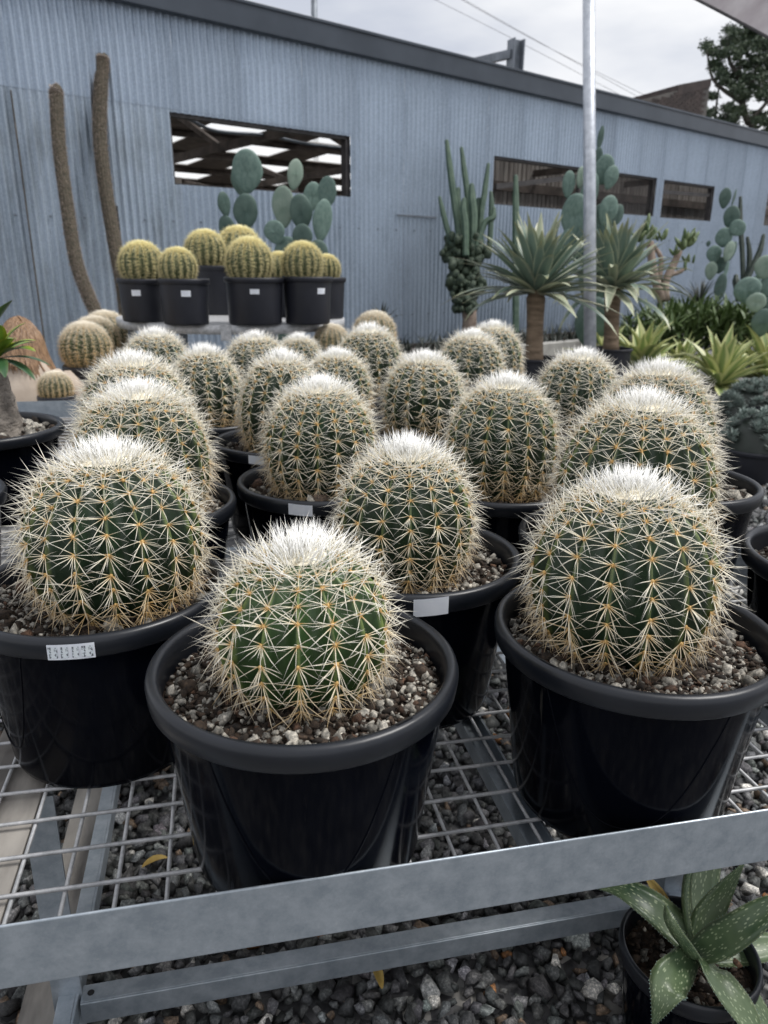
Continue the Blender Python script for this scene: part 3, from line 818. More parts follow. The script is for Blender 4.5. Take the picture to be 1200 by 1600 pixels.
def make_soil(parent, Rr, H, n, size, pale, fine, inner):
    k = Rr / 0.165; zs = H - 0.034
    V = []; F = []; rings = 10; sg = 48
    for i in range(rings + 1):
        r = 0.1495 * k * i / rings
        for j in range(sg):
            a = 2 * math.pi * j / sg
            V.append((r * math.cos(a), r * math.sin(a), zs + 0.004 * math.sin(3 * a + i) + 0.006 * (1 - i / rings)))
    for i in range(rings):
        for j in range(sg):
            a, b = i * sg + j, i * sg + (j + 1) % sg
            F.append((a, b, b + sg, a + sg))
    so = ob('potting_mix', mesh('potting_mix', V, F, M['soil'], True), parent)
    r = np.sqrt(rng.uniform((inner * 0.72) ** 2, (0.145 * k) ** 2, n)); a = rng.uniform(0, 2 * math.pi, n)
    S = size * rng.lognormal(0, 0.45, n)
    P = np.stack([r * np.cos(a), r * np.sin(a), np.full(n, zs + 0.004) + S * rng.uniform(-0.1, 0.7, n)], 1)
    C = soil_colours(n, pale)
    dark = C[:, 0] < 0.06
    S = np.where(dark, S * 1.15, S * 1.3); P[:, 2] = zs + 0.004 + S * rng.uniform(-0.1, 0.7, n)
    S3 = np.stack([S * np.where(dark, 1.15, 1), S * np.where(dark, 0.75, 1), S], 1)
    st = ob('stones', scatter_hulls('stones', SH, P, S3, C, M['pumice']), parent)
    st['kind'] = 'stuff'
    return so
def label_on(parent, Rr, H, az, wd, ht, mat, zc=None, tilt=0.0, lift=0.0015, on_rim=True):
    k = Rr / 0.165
    zc = H - 0.0145 if zc is None else zc
    rr = 0.165 * k + lift if on_rim else (0.128 + (0.1525 - 0.128) * zc / (H - 0.027)) * k + lift
    V = []; F = []; n = 8
    for i in range(n + 1):
        u_ = (i / n - 0.5) * wd
        for v_ in (-ht / 2, ht / 2):
            rad_ = rr + (0.0 if on_rim else (0.0245 * k / (H - 0.027)) * v_)
            V.append((rad_, u_, zc + v_ + tilt * u_))
    for i in range(n): F.append((2 * i, 2 * i + 2, 2 * i + 3, 2 * i + 1))
    V = [(q[0] * math.cos(q[1] / rr), q[0] * math.sin(q[1] / rr), q[2]) for q in V]
    n0 = len(V); V += [(q[0] * (1 - 0.0008 / rr), q[1] * (1 - 0.0008 / rr), q[2]) for q in V]
    F += [tuple(i + n0 for i in reversed(f_)) for f_ in F]
    return ob('price_label', mesh('price_label', V, F, mat), parent, rot=(0, 0, az))

# ------------------------------------------------------------------ barrel cacti
def spines(P, D, L, B, rad, tone, sides=3):
    """tapered curved spines: 3-sided, two segments"""
    n = len(P)
    D = D / np.linalg.norm(D, axis=1, keepdims=True)
    ref = np.where(np.abs(D[:, 2:3]) < 0.9, np.array([[0, 0, 1.0]]), np.array([[1.0, 0, 0]]))
    U = np.cross(D, ref); U /= np.linalg.norm(U, axis=1, keepdims=True); W = np.cross(D, U)
    V = np.zeros((n, 7, 3)); T = np.zeros((n, 7))
    for si, t in enumerate((0.0, 0.5)):
        c = P + D * (L * t)[:, None] + B * (t * t)
        for k in range(3):
            a = 2 * math.pi * k / 3
            V[:, si * 3 + k] = c + (U * math.cos(a) + W * math.sin(a)) * (rad * (1 - 0.35 * t * 2))[:, None]
            T[:, si * 3 + k] = t
    V[:, 6] = P + D * L[:, None] + B; T[:, 6] = 1
    o = (np.arange(n) * 7)[:, None]
    Q = np.stack([np.array([[k, (k + 1) % 3, (k + 1) % 3 + 3, k + 3]]) + o for k in range(3)], 1).reshape(-1, 4)
    Tr = np.stack([np.array([[3 + k, 3 + (k + 1) % 3, 6]]) + o for k in range(3)], 1).reshape(-1, 3)
    col = np.stack([T.ravel(), np.repeat(tone, 7), np.zeros(n * 7)], 1)
    return V.reshape(-1, 3), Q, Tr, col
def merge(parts):
    VV = []; QQ = []; TT = []; CC = []; n = 0
    for V, Q, T, C in parts:
        VV.append(V); QQ.append(Q + n); TT.append(T + n); CC.append(C); n += len(V)
    return np.vstack(VV), np.vstack(QQ), np.vstack(TT), np.vstack(CC)
AV, AF = ico(1)
def cluster_local(rg, scale=1.0, droop=False):
    """spines of one areole in local axes: x sideways, y up along the rib, z outward"""
    th = [-4, 22, 60, 120, 158, 184, 210, 242, 298, 330]
    if droop: th = [-2, -22, -42, -62, -84, -118, -138, -158, -178, 32, 148]
    th = np.radians(np.array(th) + rg.normal(0, 7, len(th)))
    keep = rg.random(len(th)) > 0.16; th = th[keep]; n = len(th)
    el = np.radians(rg.uniform(12, 36, n)); L = rg.uniform(0.027, 0.047, n)
    L = L * np.where(np.sin(th) > 0.5, 0.8, 1.0)
    D = np.stack([np.cos(th) * np.cos(el), np.sin(th) * np.cos(el), np.sin(el)], 1)
    tc_ = np.radians(np.array([-35, 215, 268, 262] if droop else [20, 160, 268, 90]) + rg.normal(0, 18, 4)); ec = np.radians(rg.uniform(48, 70, 4)); Lc = rg.uniform(0.030, 0.046, 4) * np.array([1, 1, 1, 0.6])
    Dc = np.stack([np.cos(tc_) * np.cos(ec), np.sin(tc_) * np.cos(ec), np.sin(ec)], 1)
    D = np.vstack([D, Dc]); L = np.concatenate([L, Lc]) * scale
    B = rg.normal(0, 0.0028, (len(D), 3)) * scale + np.array([0, -0.0015, -0.003]) * scale
    P = D * 0.0012 + rg.normal(0, 0.0007, (len(D), 3)); P[:, 2] = np.abs(P[:, 2]) * 0.3
    return P, D, L, B
def felt(rg, at_=(0, 0, 0.0005), s=0.0023):
    V = AV * s * np.array([0.9, 1.2, 0.75]) * (1 + rg.normal(0, 0.12, (len(AV), 1))) + np.array(at_)
    C = np.zeros((len(V), 3)); return V, np.zeros((0, 4), int), AF, C
CLUST = []
rgc = np.random.default_rng(21)
for k in range(24):
    P, D, L, B = cluster_local(rgc, 1.0, k >= 12)
    V, Q, T, C = merge([spines(P, D, L, B, np.full(len(P), 0.00057) * rgc.uniform(0.8, 1.2, len(P)), np.zeros(len(P))), felt(rgc)])
    CLUST.append(mesh('spine_cluster', V, Q, M['spine'], False, C, T))

def profile(R_, Hh, zc, m=2.15):
    def f(th):
        s, c = math.sin(th), math.cos(th)
        return R_ * abs(s) ** (2 / m), zc + Hh * math.copysign(abs(c) ** (2 / m), c)
    return f
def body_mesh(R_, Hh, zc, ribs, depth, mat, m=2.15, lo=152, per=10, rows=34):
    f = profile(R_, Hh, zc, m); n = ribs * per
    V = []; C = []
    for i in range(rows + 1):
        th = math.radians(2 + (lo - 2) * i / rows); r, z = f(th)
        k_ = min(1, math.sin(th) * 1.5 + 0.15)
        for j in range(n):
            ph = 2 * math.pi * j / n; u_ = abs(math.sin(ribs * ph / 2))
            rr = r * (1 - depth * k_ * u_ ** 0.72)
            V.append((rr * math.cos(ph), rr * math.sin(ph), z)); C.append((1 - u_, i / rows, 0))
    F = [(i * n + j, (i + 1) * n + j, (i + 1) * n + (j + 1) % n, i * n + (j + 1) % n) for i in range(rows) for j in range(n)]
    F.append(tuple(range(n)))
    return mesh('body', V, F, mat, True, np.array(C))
def areoles(R_, Hh, zc, ribs, zlow, spacing, rg, m=2.15, th0=24):
    """crest points below the crown: position, normal, up, height fraction"""
    f = profile(R_, Hh, zc, m); out = []
    for r_i in range(ribs):
        ph = 2 * math.pi * r_i / ribs
        th = math.radians(th0 + rg.uniform(-3, 3)); first = True
        while True:
            r, z = f(th)
            if z < zlow: break
            r2, z2 = f(th - 0.02); r3, z3 = f(th + 0.02)
            up_ = np.array([(r2 - r3) * math.cos(ph), (r2 - r3) * math.sin(ph), z2 - z3]); up_ /= np.linalg.norm(up_)
            lat = np.array([-math.sin(ph), math.cos(ph), 0]); nrm = np.cross(lat, up_)
            nrm /= np.linalg.norm(nrm)
            out.append((np.array([r * math.cos(ph), r * math.sin(ph), z]), nrm, up_, lat, th))
            ds = math.hypot(r3 - r2, z3 - z2) / 0.04
            th += spacing * rg.uniform(0.88, 1.12) / ds * (0.76 + 0.24 * min(1, math.sin(th) * 1.1))
    return out
def crown_mesh(R_, Hh, zc, rg, n, mat, m=2.15, span=22, ln=(0.022, 0.038), rad=0.0008, tone=0.0):
    f = profile(R_, Hh, zc, m)
    th = np.radians(span * np.minimum(np.abs(rg.normal(0, 0.62, n)) + 0.04, 1.75)); ph = rg.uniform(0, 2 * math.pi, n)
    rz_ = np.array([f(max(a, 0.01)) for a in th])
    P = np.stack([rz_[:, 0] * np.cos(ph), rz_[:, 0] * np.sin(ph), rz_[:, 1] - 0.002], 1)
    nr = np.stack([np.sin(th * 1.9) * np.cos(ph), np.sin(th * 1.9) * np.sin(ph), np.cos(th * 1.9)], 1)
    D = nr + rg.normal(0, 0.28, (n, 3)); D[:, 2] = np.abs(D[:, 2])
    L = rg.uniform(*ln, n)
    V, Q, T, C = spines(P, D, L, rg.normal(0, 0.002, (n, 3)), np.full(n, rad), np.full(n, tone))
    C[:, 0] = 0.06 + C[:, 0] * 0.94
    return mesh('crown_spines', V, Q, mat, False, C, T)
def wool_mesh(R_, Hh, zc, m=2.15):
    f = profile(R_, Hh, zc, m); V = []; n = 24
    for i in range(7):
        r, z = f(math.radians(1 + 15 * i / 6))
        for j in range(n): V.append((r * math.cos(2 * math.pi * j / n), r * math.sin(2 * math.pi * j / n), z + 0.004 * (1 - (i / 6) ** 2)))
    F = [(i * n + j, (i + 1) * n + j, (i + 1) * n + (j + 1) % n, i * n + (j + 1) % n) for i in range(6) for j in range(n)] + [tuple(range(n))]
    return mesh('wool', V, F, M['wool'], True)

def world_spines(ars, rg, mat, scale, ang=None, rad=0.00066, tonef=None, dense=1.0):
    parts = []
    for (P, nrm, up_, lat, th) in ars:
        p, D, L, B = cluster_local(rg, scale, th > 1.35)
        if dense < 1:
            k = rg.random(len(p)) < dense; p, D, L, B = p[k], D[k], L[k], B[k]
        Mx = np.stack([lat, up_, nrm], 1)
        tn = tonef(P, th) if tonef else 0.0
        parts.append(spines(p @ Mx.T + P, D @ Mx.T, L, B @ Mx.T, np.full(len(p), rad), np.full(len(p), tn)))
    return mesh('spines', *merge4(parts, mat))
def merge4(parts, mat):
    V, Q, T, C = merge(parts)
    return V, Q, mat, False, C, T

def tone_of(z, zlow, ztop_, rg):
    h = (z - zlow) / (ztop_ - zlow)
    return max(0.0, min(0.85, 0.95 - 1.9 * h + rg.normal(0, 0.12)))

ALL_POTS = []
def barrel(key, label, potpos, cacpos, W, top, Rr=0.165, H=0.2315, near=True, fresh=False, ribs=18, spin=0.0, seed=1, lean=(0, 0), pot_label=None, z0=ZM, potname='cactus pot'):
    """a potted barrel cactus: the pot is one thing, the cactus in it another"""
    rg = np.random.default_rng(seed)
    base = bp(potpos[0], potpos[1], z0)
    pot = empty('plant_pot', base, 0, pot_label or ('round black plastic pot of ' + label), 'pot', 'black pots on the bench')
    wm, rm = pot_mesh(Rr, H)
    ob('wall', wm, pot); ob('rim', rm, pot)
    cpos = bp(cacpos[0], cacpos[1], z0)
    R_ = (W - 0.022) / 2
    topb = H + top - 0.020          # body top above pot base
    soil = H - 0.034
    Hh = (topb - soil) / 1.78; zc = topb - Hh
    make_soil(pot, Rr, H, 3600 if near == 2 else (1500 if near else 450), 0.0028 if near == 2 else 0.0040, 0.38, near == 2, R_ * 0.8)
    c = empty('barrel_cactus', cpos, spin, label, 'cactus', 'white spined barrel cacti on the bench')
    if lean != (0, 0): c.rotation_euler = (lean[0], lean[1], spin)
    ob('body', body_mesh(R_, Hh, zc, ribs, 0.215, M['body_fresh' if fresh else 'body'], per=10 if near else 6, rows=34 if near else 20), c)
    sp = 0.0205 * (R_ / 0.105) ** 0.5
    ars = areoles(R_, Hh, zc, ribs, soil + 0.006, sp, rg)
    ztp = zc + Hh
    tocam = np.array([CAM[0] - cpos[0], CAM[1] - cpos[1]]); tocam /= np.linalg.norm(tocam)
    cs, sn = math.cos(spin), math.sin(spin)
    back = []; sc = 0.92 + 0.12 * (R_ - 0.085) / 0.03
    for a_ in ars:
        P, nrm, up_, lat, th = a_
        d = np.array([P[0] * cs - P[1] * sn, P[0] * sn + P[1] * cs]); d /= np.linalg.norm(d) + 1e-9
        if near and d @ tocam > -0.12:
            Mx = Matrix(((lat[0], up_[0], nrm[0], P[0]), (lat[1], up_[1], nrm[1], P[1]), (lat[2], up_[2], nrm[2], P[2]), (0, 0, 0, 1)))
            tn = tone_of(P[2], soil, ztp, rg)
            Mx = Mx @ Matrix.Rotation(rg.normal(0, 0.16), 4, 'Z') @ Matrix.Rotation(rg.normal(0, 0.10) , 4, 'X') @ Matrix.Scale(sc * rg.uniform(0.88, 1.14), 4)
            hf = (P[2] - soil) / (ztp - soil)
            o = ob('spine_cluster', CLUST[rg.integers(0, 12) + (12 if hf + rg.normal(0, 0.06) < 0.62 else 0)], c, mtx=Mx)
            o.color = (tn, 0, 0, 1)
        else:
            back.append(a_)
    if back:
        o = ob('spines', world_spines(back, rg, M['spine'], sc, tonef=lambda P, th: tone_of(P[2], soil, ztp, rg), rad=0.00066 if near else 0.0009, dense=1.0 if near else 0.8), c)
        o.color = (0, 0, 0, 1); o['kind'] = 'stuff'
    o = ob('crown_spines', crown_mesh(R_, Hh, zc, rg, 500 if near else 360, M['spine_white'], rad=0.00082 if near else 0.0011), c)
    o.color = (0, 0, 0, 1); o['kind'] = 'stuff'
    ob('wool', wool_mesh(R_, Hh, zc), c)
    return pot, c, (R_, Hh, zc)

def cam_az(pos, extra=0.0):
    d = CAM[:2] - np.array(pos)[:2]
    return math.atan2(d[1], d[0]) + extra
B = {  # key: pot (ex, ey), cactus (ex, ey), width with spines, top above rim
    'A': ((0.0745, 0.720), (0.077, 0.722), 0.200, 0.142), 'B': ((-0.169, 0.972), (-0.137, 0.972), 0.240, 0.187),
    'C': ((0.468, 0.728), (0.458, 0.735), 0.232, 0.181), 'D': ((0.263, 1.011), (0.254, 1.008), 0.210, 0.175),
    'E': ((0.620, 1.030), (0.625, 1.030), 0.258, 0.225), 'F': ((0.890, 1.310), (0.845, 1.310), 0.246, 0.233),
    'G': ((0.535, 1.360), (0.529, 1.360), 0.232, 0.206), 'H': ((0.188, 1.430), (0.188, 1.430), 0.230, 0.199),
    'I': ((-0.145, 1.340), (-0.137, 1.340), 0.248, 0.210), 'J': ((-0.180, 1.700), (-0.176, 1.690), 0.250, 0.220),
    'K': ((-0.045, 2.100), (-0.030, 2.090), 0.203, 0.193), 'L': ((0.142, 1.800), (0.132, 1.800), 0.210, 0.211),
    'M': ((0.345, 2.180), (0.338, 2.160), 0.221, 0.173), 'N': ((0.528, 1.880), (0.528, 1.890), 0.231, 0.193),
    'O': ((0.485, 2.520), (0.491, 2.490), 0.238, 0.220), 'P': ((0.810, 2.400), (0.800, 2.390), 0.236, 0.207),
    'Q': ((1.010, 2.700), (0.992, 2.650), 0.240, 0.215), 'R': ((0.935, 1.870), (0.930, 1.865), 0.233, 0.199),
    'S': ((-0.209, 2.620), (-0.209, 2.620), 0.233, 0.196), 'T': ((0.140, 2.740), (0.146, 2.720), 0.234, 0.176),
    'U': ((0.330, 3.060), (0.326, 3.020), 0.194, 0.142)}
LBL = {'A': 'bright green barrel cactus at the front, lowest of the row, with white spines',
       'B': 'broad white spined barrel cactus at the front left above the printed label',
       'C': 'large white spined barrel cactus at the front right of the bench',
       'D': 'white spined barrel cactus in the middle just behind the lowest front one',
       'E': 'wide white spined barrel cactus directly behind the large front right one',
       'F': 'white spined barrel cactus farthest right, half hidden behind the wide right one',
       'G': 'barrel cactus right of centre with ribs of downturned tan spines',
       'H': 'tall barrel cactus left of centre above a pot with a white rim label',
       'I': 'white spined barrel cactus directly behind the broad front left one',
       'J': 'mostly hidden white barrel cactus at left, third back from the front left one',
       'K': 'narrow tall barrel cactus left of centre with vertical rows of drooping spines',
       'L': 'barrel cactus behind the tall left one, over a small white label',
       'M': 'half hidden barrel cactus in mid bench between two taller ones',
       'N': 'barrel cactus in mid bench just left of the pot with tan downturned spines',
       'O': 'barrel cactus at the back centre right of the round table',
       'P': 'barrel cactus at the back right, left of the rearmost one by the trunk',
       'Q': 'rearmost right barrel cactus nearest the dragon tree trunk',
       'R': 'barrel cactus at the right in front of the yellow striped rosettes',
       'S': 'barrel cactus at the back left below the round table',
       'T': 'barrel cactus at the back under the middle of the round table',
       'U': 'small rearmost barrel cactus peeping out below the round table'}
SEEDS = {k: 100 + i for i, k in enumerate(B)}
RIBS = {'A': 15, 'B': 17, 'C': 15, 'D': 15, 'E': 17, 'F': 17, 'G': 16, 'H': 17, 'I': 18, 'J': 17, 'K': 14, 'L': 15}
CACT = {}

POTL = {'A': 'glossy black pot at the very front centre of the bench', 'B': 'glossy black pot at the front left with a small printed label on its rim',
        'C': 'glossy black pot at the front right of the bench', 'D': 'black pot with a blank white label, right behind the front centre pot',
        'E': 'black pot behind the front right pot, mostly hidden', 'F': 'black pot at the far right edge, second behind the front right pot',
        'G': 'black pot right of centre under the tan spined cactus', 'H': 'black pot left of centre with a white label on its front rim',
        'I': 'black pot directly behind the front left pot', 'J': 'hidden black pot of the third cactus back at left',
        'K': 'black pot under the narrow tall cactus at left', 'L': 'black pot with a small tilted white label, middle left of the bench',
        'M': 'black pot under the half hidden mid bench cactus', 'N': 'black pot in mid bench left of the tan spined cactus',
        'O': 'black pot under the back centre cactus', 'P': 'black pot under the back right cactus', 'Q': 'black pot under the rearmost right cactus',
        'R': 'black pot under the cactus in front of the striped rosettes', 'S': 'black pot under the back left cactus below the round table',
        'T': 'black pot under the back cactus below the middle of the round table', 'U': 'black pot under the small rearmost cactus'}
LEAN = {'A': (0.01, 0.02), 'I': (0.0, 0.03), 'D': (0.0, 0.06), 'B': (0.02, 0.0), 'G': (-0.02, -0.03), 'H': (0.0, 0.03), 'C': (0.03, -0.02)}

# ------------------------------------------------------------------ the bench
bench = empty('plant_bench', bp(0.1, 0.65, 0), YAW, 'galvanised steel mesh bench carrying the rows of barrel cacti', 'bench')
BX, BY = 0.1, 0.65                       # local = bench coordinates minus this
bl_ = lambda a, b, z: (a - BX, b - BY, z)
X0, X1, Y0, Y1 = -1.05, 1.085, 0.587, 3.42
RB, RTP = 0.4815, 0.5540         # front lip stands above the mesh
mb = MB()                                # front angle: face plate with a folded lip under the mesh
mb.box(bl_(X0, Y0 - 0.003, RB), bl_(X1, Y0, RTP)); mb.box(bl_(X0, Y0, RB), bl_(X1, Y0 + 0.03, RB + 0.003))
mb.obj('front_rail', M['galv'], bench, bevel=0.0013)
MB().box(bl_(X0, Y1, RB), bl_(X1, Y1 + 0.003, RTP)).obj('back_rail', M['galv'], bench)
for xx in (X0, X1): MB().box(bl_(xx - 0.0015, Y0 + 0.001, RB), bl_(xx + 0.0015, Y1 - 0.001, RTP - 0.0005)).obj('side_rail', M['galv'], bench)
k = -15; wires = []
while True:
    a_ = -0.241 + k * 0.05295
    if a_ > X1 - 0.02: break
    if a_ > X0 + 0.02:
        MB().tube([bl_(a_, Y0 + 0.001, ZM - 0.0075), bl_(a_ + random.uniform(-.002, .002), (Y0 + Y1) / 2, ZM - 0.0075), bl_(a_, Y1 - 0.001, ZM - 0.0075)], 0.0024, 6).obj('wire', M['galv_pale'], bench, True)
    k += 1
b_ = 0.6925
b_ -= 0.0574
while b_ < Y1 - 0.01:
    n_ = 9; pts_ = [bl_(X0 + (X1 - X0) * i / n_, b_ + random.uniform(-.001, .001), ZM - 0.0026 + random.uniform(-.0008, .0008)) for i in range(n_ + 1)]
    MB().tube(pts_, 0.0025, 6).obj('wire', M['galv_pale'], bench, True)
    b_ += 0.0574
MB().box(bl_(-0.330, 0.606, ZM - 0.022), bl_(-0.2475, 1.75, ZM - 0.0125)).obj('support_plate', M['plate'], bench, bevel=0.001)
for a_ in (0.325, 0.80, -0.86):
    mb = MB(); mb.box(bl_(a_, Y0 + 0.031, ZM - 0.036), bl_(a_ + 0.034, Y1 - 0.002, ZM - 0.0322)); mb.box(bl_(a_, Y0 + 0.031, ZM - 0.0322), bl_(a_ + 0.003, Y1 - 0.002, ZM - 0.0105))
    mb.box(bl_(a_ + 0.031, Y0 + 0.031, ZM - 0.0322), bl_(a_ + 0.034, Y1 - 0.002, ZM - 0.0105)); mb.obj('support_channel', M['galv'], bench)
for a_ in (-0.262, 0.72):
    ys_ = 0.70 if a_ < 0 else 0.88
    for yy in (0.90, 2.9):
        mb = MB(); mb.box(bl_(a_ - 0.02, yy, 0.0), bl_(a_ + 0.02, yy + 0.004, 0.45)); mb.box(bl_(a_ - 0.02, yy + 0.004, 0.0), bl_(a_ - 0.016, yy + 0.04, 0.45)); mb.obj('leg', M['galv'], bench)
    mb = MB(); mb.box(bl_(a_ + 0.012, ys_, 0.070), bl_(a_ + 0.016, 3.2, 0.105)); mb.box(bl_(a_ - 0.012, ys_, 0.101), bl_(a_ + 0.0118, 3.2, 0.105)); mb.obj('base_runner', M['galv'], bench, bevel=0.0008)
mb = MB()
mb.box(bl_(-0.243, 0.888, 0.0965), bl_(0.68, 0.917, 0.100)); mb.box(bl_(-0.243, 0.885, 0.062), bl_(0.68, 0.888, 0.100)); cb = mb.obj('cross_bar', M['galv'], bench, bevel=0.0012)
MB().tube([bl_(-0.230, 0.902, 0.0999), bl_(-0.230, 0.902, 0.1006)], 0.005, 10).obj('bolt_hole', M['dark'], cb)
MB().box(bl_(-0.243, 2.7, 0.072), bl_(0.68, 2.73, 0.1)).obj('cross_bar', M['galv'], bench)
MB().box(bl_(-0.34, 0.79, 0.02), bl_(-0.285, 2.2, 0.05)).obj('base_runner', M['plate'], bench)

# ------------------------------------------------------------------ cacti on the bench
for k, (pp, cp, W, top) in B.items():
    near = 2 if k in 'ABCD' else (1 if k in 'EGHIF' else 0)
    pos = bp(*cp)
    # a rib crest near the middle of the side we see
    spin = cam_az(pos) + random.uniform(-0.12, 0.12)
    pot, c, dims = barrel(k, LBL[k], pp, cp, W, top, near=near, fresh=(k == 'A'), ribs=RIBS.get(k, 16), spin=spin, seed=SEEDS[k], lean=LEAN.get(k, (random.uniform(-.05, .05), random.uniform(-.05, .05))), pot_label=POTL[k])
    CACT[k] = (pot, c, dims)
def pot_u_line(pot, az, wd, z0, z1, H=0.2315):
    """moulded U-shaped line on a pot wall"""
    V = []
    for i in range(41):
        t = i / 40 * 2 - 1
        a = az + t * wd; z = z1 - (z1 - z0) * (1 - abs(t) ** 2.6)
        r = 0.128 + (0.1525 - 0.128) * (z - 0.012) / (0.2045 - 0.012)
        V.append((r * math.cos(a), r * math.sin(a), z))
    MB().tube(V, 0.0011, 5).obj('moulded_line', M['pot'], pot, True)
def rim_slot(pot, az, wd=0.13, H=0.2315):
    V = []; F = []
    for i in range(9):
        a = az + (i / 8 - 0.5) * wd
        for r, z in ((0.1525, H - 0.0015), (0.1578, H + 0.0009)): V.append((r * math.cos(a), r * math.sin(a), z))
    F = [(2 * i, 2 * i + 2, 2 * i + 3, 2 * i + 1) for i in range(8)]
    ob('rim_slot', mesh('rim_slot', V, F, M['dark']), pot)
for k, az, wd in (('A', -0.02, 0.62), ('C', 0.10, 0.66), ('B', -1.15, 0.5)):
    pot_u_line(CACT[k][0], cam_az(bp(*B[k][0])) + az, wd, 0.045, 0.2)
for k, e in (('A', 0.62), ('C', -0.55)): rim_slot(CACT[k][0], cam_az(bp(*B[k][0])) + e)
label_on(CACT['B'][0], 0.165, 0.2315, cam_az(bp(*B['B'][0])) - 0.22, 0.051, 0.0185, M['paper'])
for q_, (du_, w_) in enumerate(((-0.115, 0.010), (-0.04, 0.008), (0.03, 0.007), (0.105, 0.013))):
    label_on(CACT['B'][0], 0.165, 0.2315, cam_az(bp(*B['B'][0])) - 0.22 + du_, w_, 0.0135, M['print'], lift=0.0022).name = 'print'
label_on(CACT['D'][0], 0.165, 0.2315, cam_az(bp(*B['D'][0])) + 0.18, 0.046, 0.024, M['paper'], tilt=0.06)
label_on(CACT['H'][0], 0.165, 0.2315, cam_az(bp(*B['H'][0])) - 0.23, 0.044, 0.020, M['paper'], tilt=-0.04)
label_on(CACT['L'][0], 0.165, 0.2315, cam_az(bp(*B['L'][0])) - 0.36, 0.036, 0.019, M['paper'], tilt=-0.04)

# pots at the frame's left and right edge
barrel('V', 'barrel cactus in the pot cut off by the right edge', (0.925, 0.872), (0.935, 0.872), 0.215, 0.15, near=0, ribs=18, spin=0.4, seed=301, pot_label='black pot cut off by the right edge beside the front right pot')
barrel('W', 'barrel cactus in the pot cut off by the left edge', (-0.560, 1.440), (-0.60, 1.44), 0.17, 0.10, near=0, ribs=17, spin=0.4, seed=302, pot_label='black pot cut off by the left edge behind the front left pot')

# caudex plant at the left edge
cpz = bp(-0.605, 2.06, ZM)
cp_ = empty('plant_pot', cpz, 0, 'wide black pot holding the fat grey trunk at the left edge', 'pot', 'black pots on the bench')
wm, rm = pot_mesh(0.205, 0.2315); ob('wall', wm, cp_); ob('rim', rm, cp_)
make_soil(cp_, 0.205, 0.2315, 900, 0.0065, 0.55, False, 0.05)
cx = empty('caudex_plant', cpz, 0, 'fat grey trunked succulent with glossy green leaves at the left edge', 'plant')
tp = np.array([0.03, 0.0, 0.30])
mb = MB(); mb.tube(spline([(0.05, 0, 0.185), (0.055, 0, 0.215), (0.06, 0, 0.26), (0.055, 0, 0.32), (0.05, 0, 0.37), (0.05, 0, 0.40)], 18), [r_ * random.uniform(.9, 1.1) for r_ in spline([[0.052], [0.058], [0.050], [0.044], [0.032], [0.018]], 18)[:, 0]], 16); o = mb.obj('trunk', M['caudex'], cx, True)
rl = random.Random(4)
top0 = (0.075, 0, 0.40)
for (az, L_, el, dr, dk, w_) in [(0.2, 0.13, 0.75, 0.9, 0, .052), (-0.5, 0.12, 0.9, 0.9, 0, .052), (0.9, 0.13, 0.6, 0.8, 0, .052), (-0.1, 0.17, 0.15, 0.7, 1, .026), (-0.35, 0.15, -0.1, 0.8, 1, .03), (-1.0, 0.15, 0.05, 0.9, 1, .032), (0.45, 0.14, 1.1, 0.7, 0, .052), (-0.2, 0.14, 0.55, 1.0, 0, .052), (1.6, 0.14, 0.7, 0.9, 0, .034), (2.4, 0.15, 0.7, 1.0, 0, .034), (3.2, 0.15, 0.5, 1.0, 1, .034), (4.0, 0.14, 0.6, 0.9, 0, .034), (-0.75, 0.12, 1.2, 0.5, 0, .052)]:
    leaf_ob('leaf', M['adenium_dark' if dk else 'adenium'], cx, L=L_ * 0.82, w=w_ * (1.0 if dk else 0.95), elev=el, droop=dr, az=az, base=top0, fold=0.12, prof='oval')
q = at(4, 500, 1.9); dq = at(18, 462, 1.85) - q
o3 = np.array([at(-80, 520, 1.95)[0], at(-80, 520, 1.95)[1], ZM])
st_ = MB().tube([np.array(cpz) + np.array([0.02, 0, 0.25]) - np.array(cpz), q - np.array(cpz) + np.array([-0.06, 0, -0.05])], [0.012, 0.006], 8).obj('branch', M['caudex'], cx, True)
V, F, C = blade(0.16, 0.036, 0.75, 0.2, math.atan2(dq[1], dq[0] + 0.03), tuple(q - np.array(cpz) + np.array([-0.06, 0, -0.05])), 0.15, prof='oval'); ob('leaf', mesh('leaf', V, F, M['adenium_dark'], True, C), cx)

# ------------------------------------------------------------------ golden barrels on the round table
tc0 = np.array(at(365, 505, 4.62)); TZ = 0.813
rt = empty('round_table', (tc0[0], tc0[1], 0), 0, 'round galvanised display table carrying the golden barrel cacti', 'table')
TR = 0.68
V, F = lathe([(TR - 0.005, TZ - 0.05), (TR, TZ - 0.048), (TR, TZ - 0.002), (TR - 0.012, TZ), (0.0, TZ)], 72); ob('table_top', mesh('table_top', V, F, M['galv_pale'], True), rt)
for a in range(6):
    an = a * math.pi / 3 + 0.25
    MB().tube([(0.60 * math.cos(an), 0.60 * math.sin(an), 0), (0.60 * math.cos(an), 0.60 * math.sin(an), TZ - 0.03)], 0.022, 8).obj('leg', M['galv'], rt, True)
an = cam_az(tc0) - 0.06
MB().beam(((TR + 0.006) * math.cos(an), (TR + 0.006) * math.sin(an), TZ - 0.08), ((TR + 0.006) * math.cos(an), (TR + 0.006) * math.sin(an), TZ + 0.004), 0.055, 0.01, (math.cos(an), math.sin(an), 0)).obj('join_plate', M['galv_pale'], rt)
V, F = lathe([(0.55, 0.25), (0.56, 0.25), (0.56, 0.27), (0, 0.27)], 48); ob('lower_shelf', mesh('lower_shelf', V, F, M['galv'], True), rt)

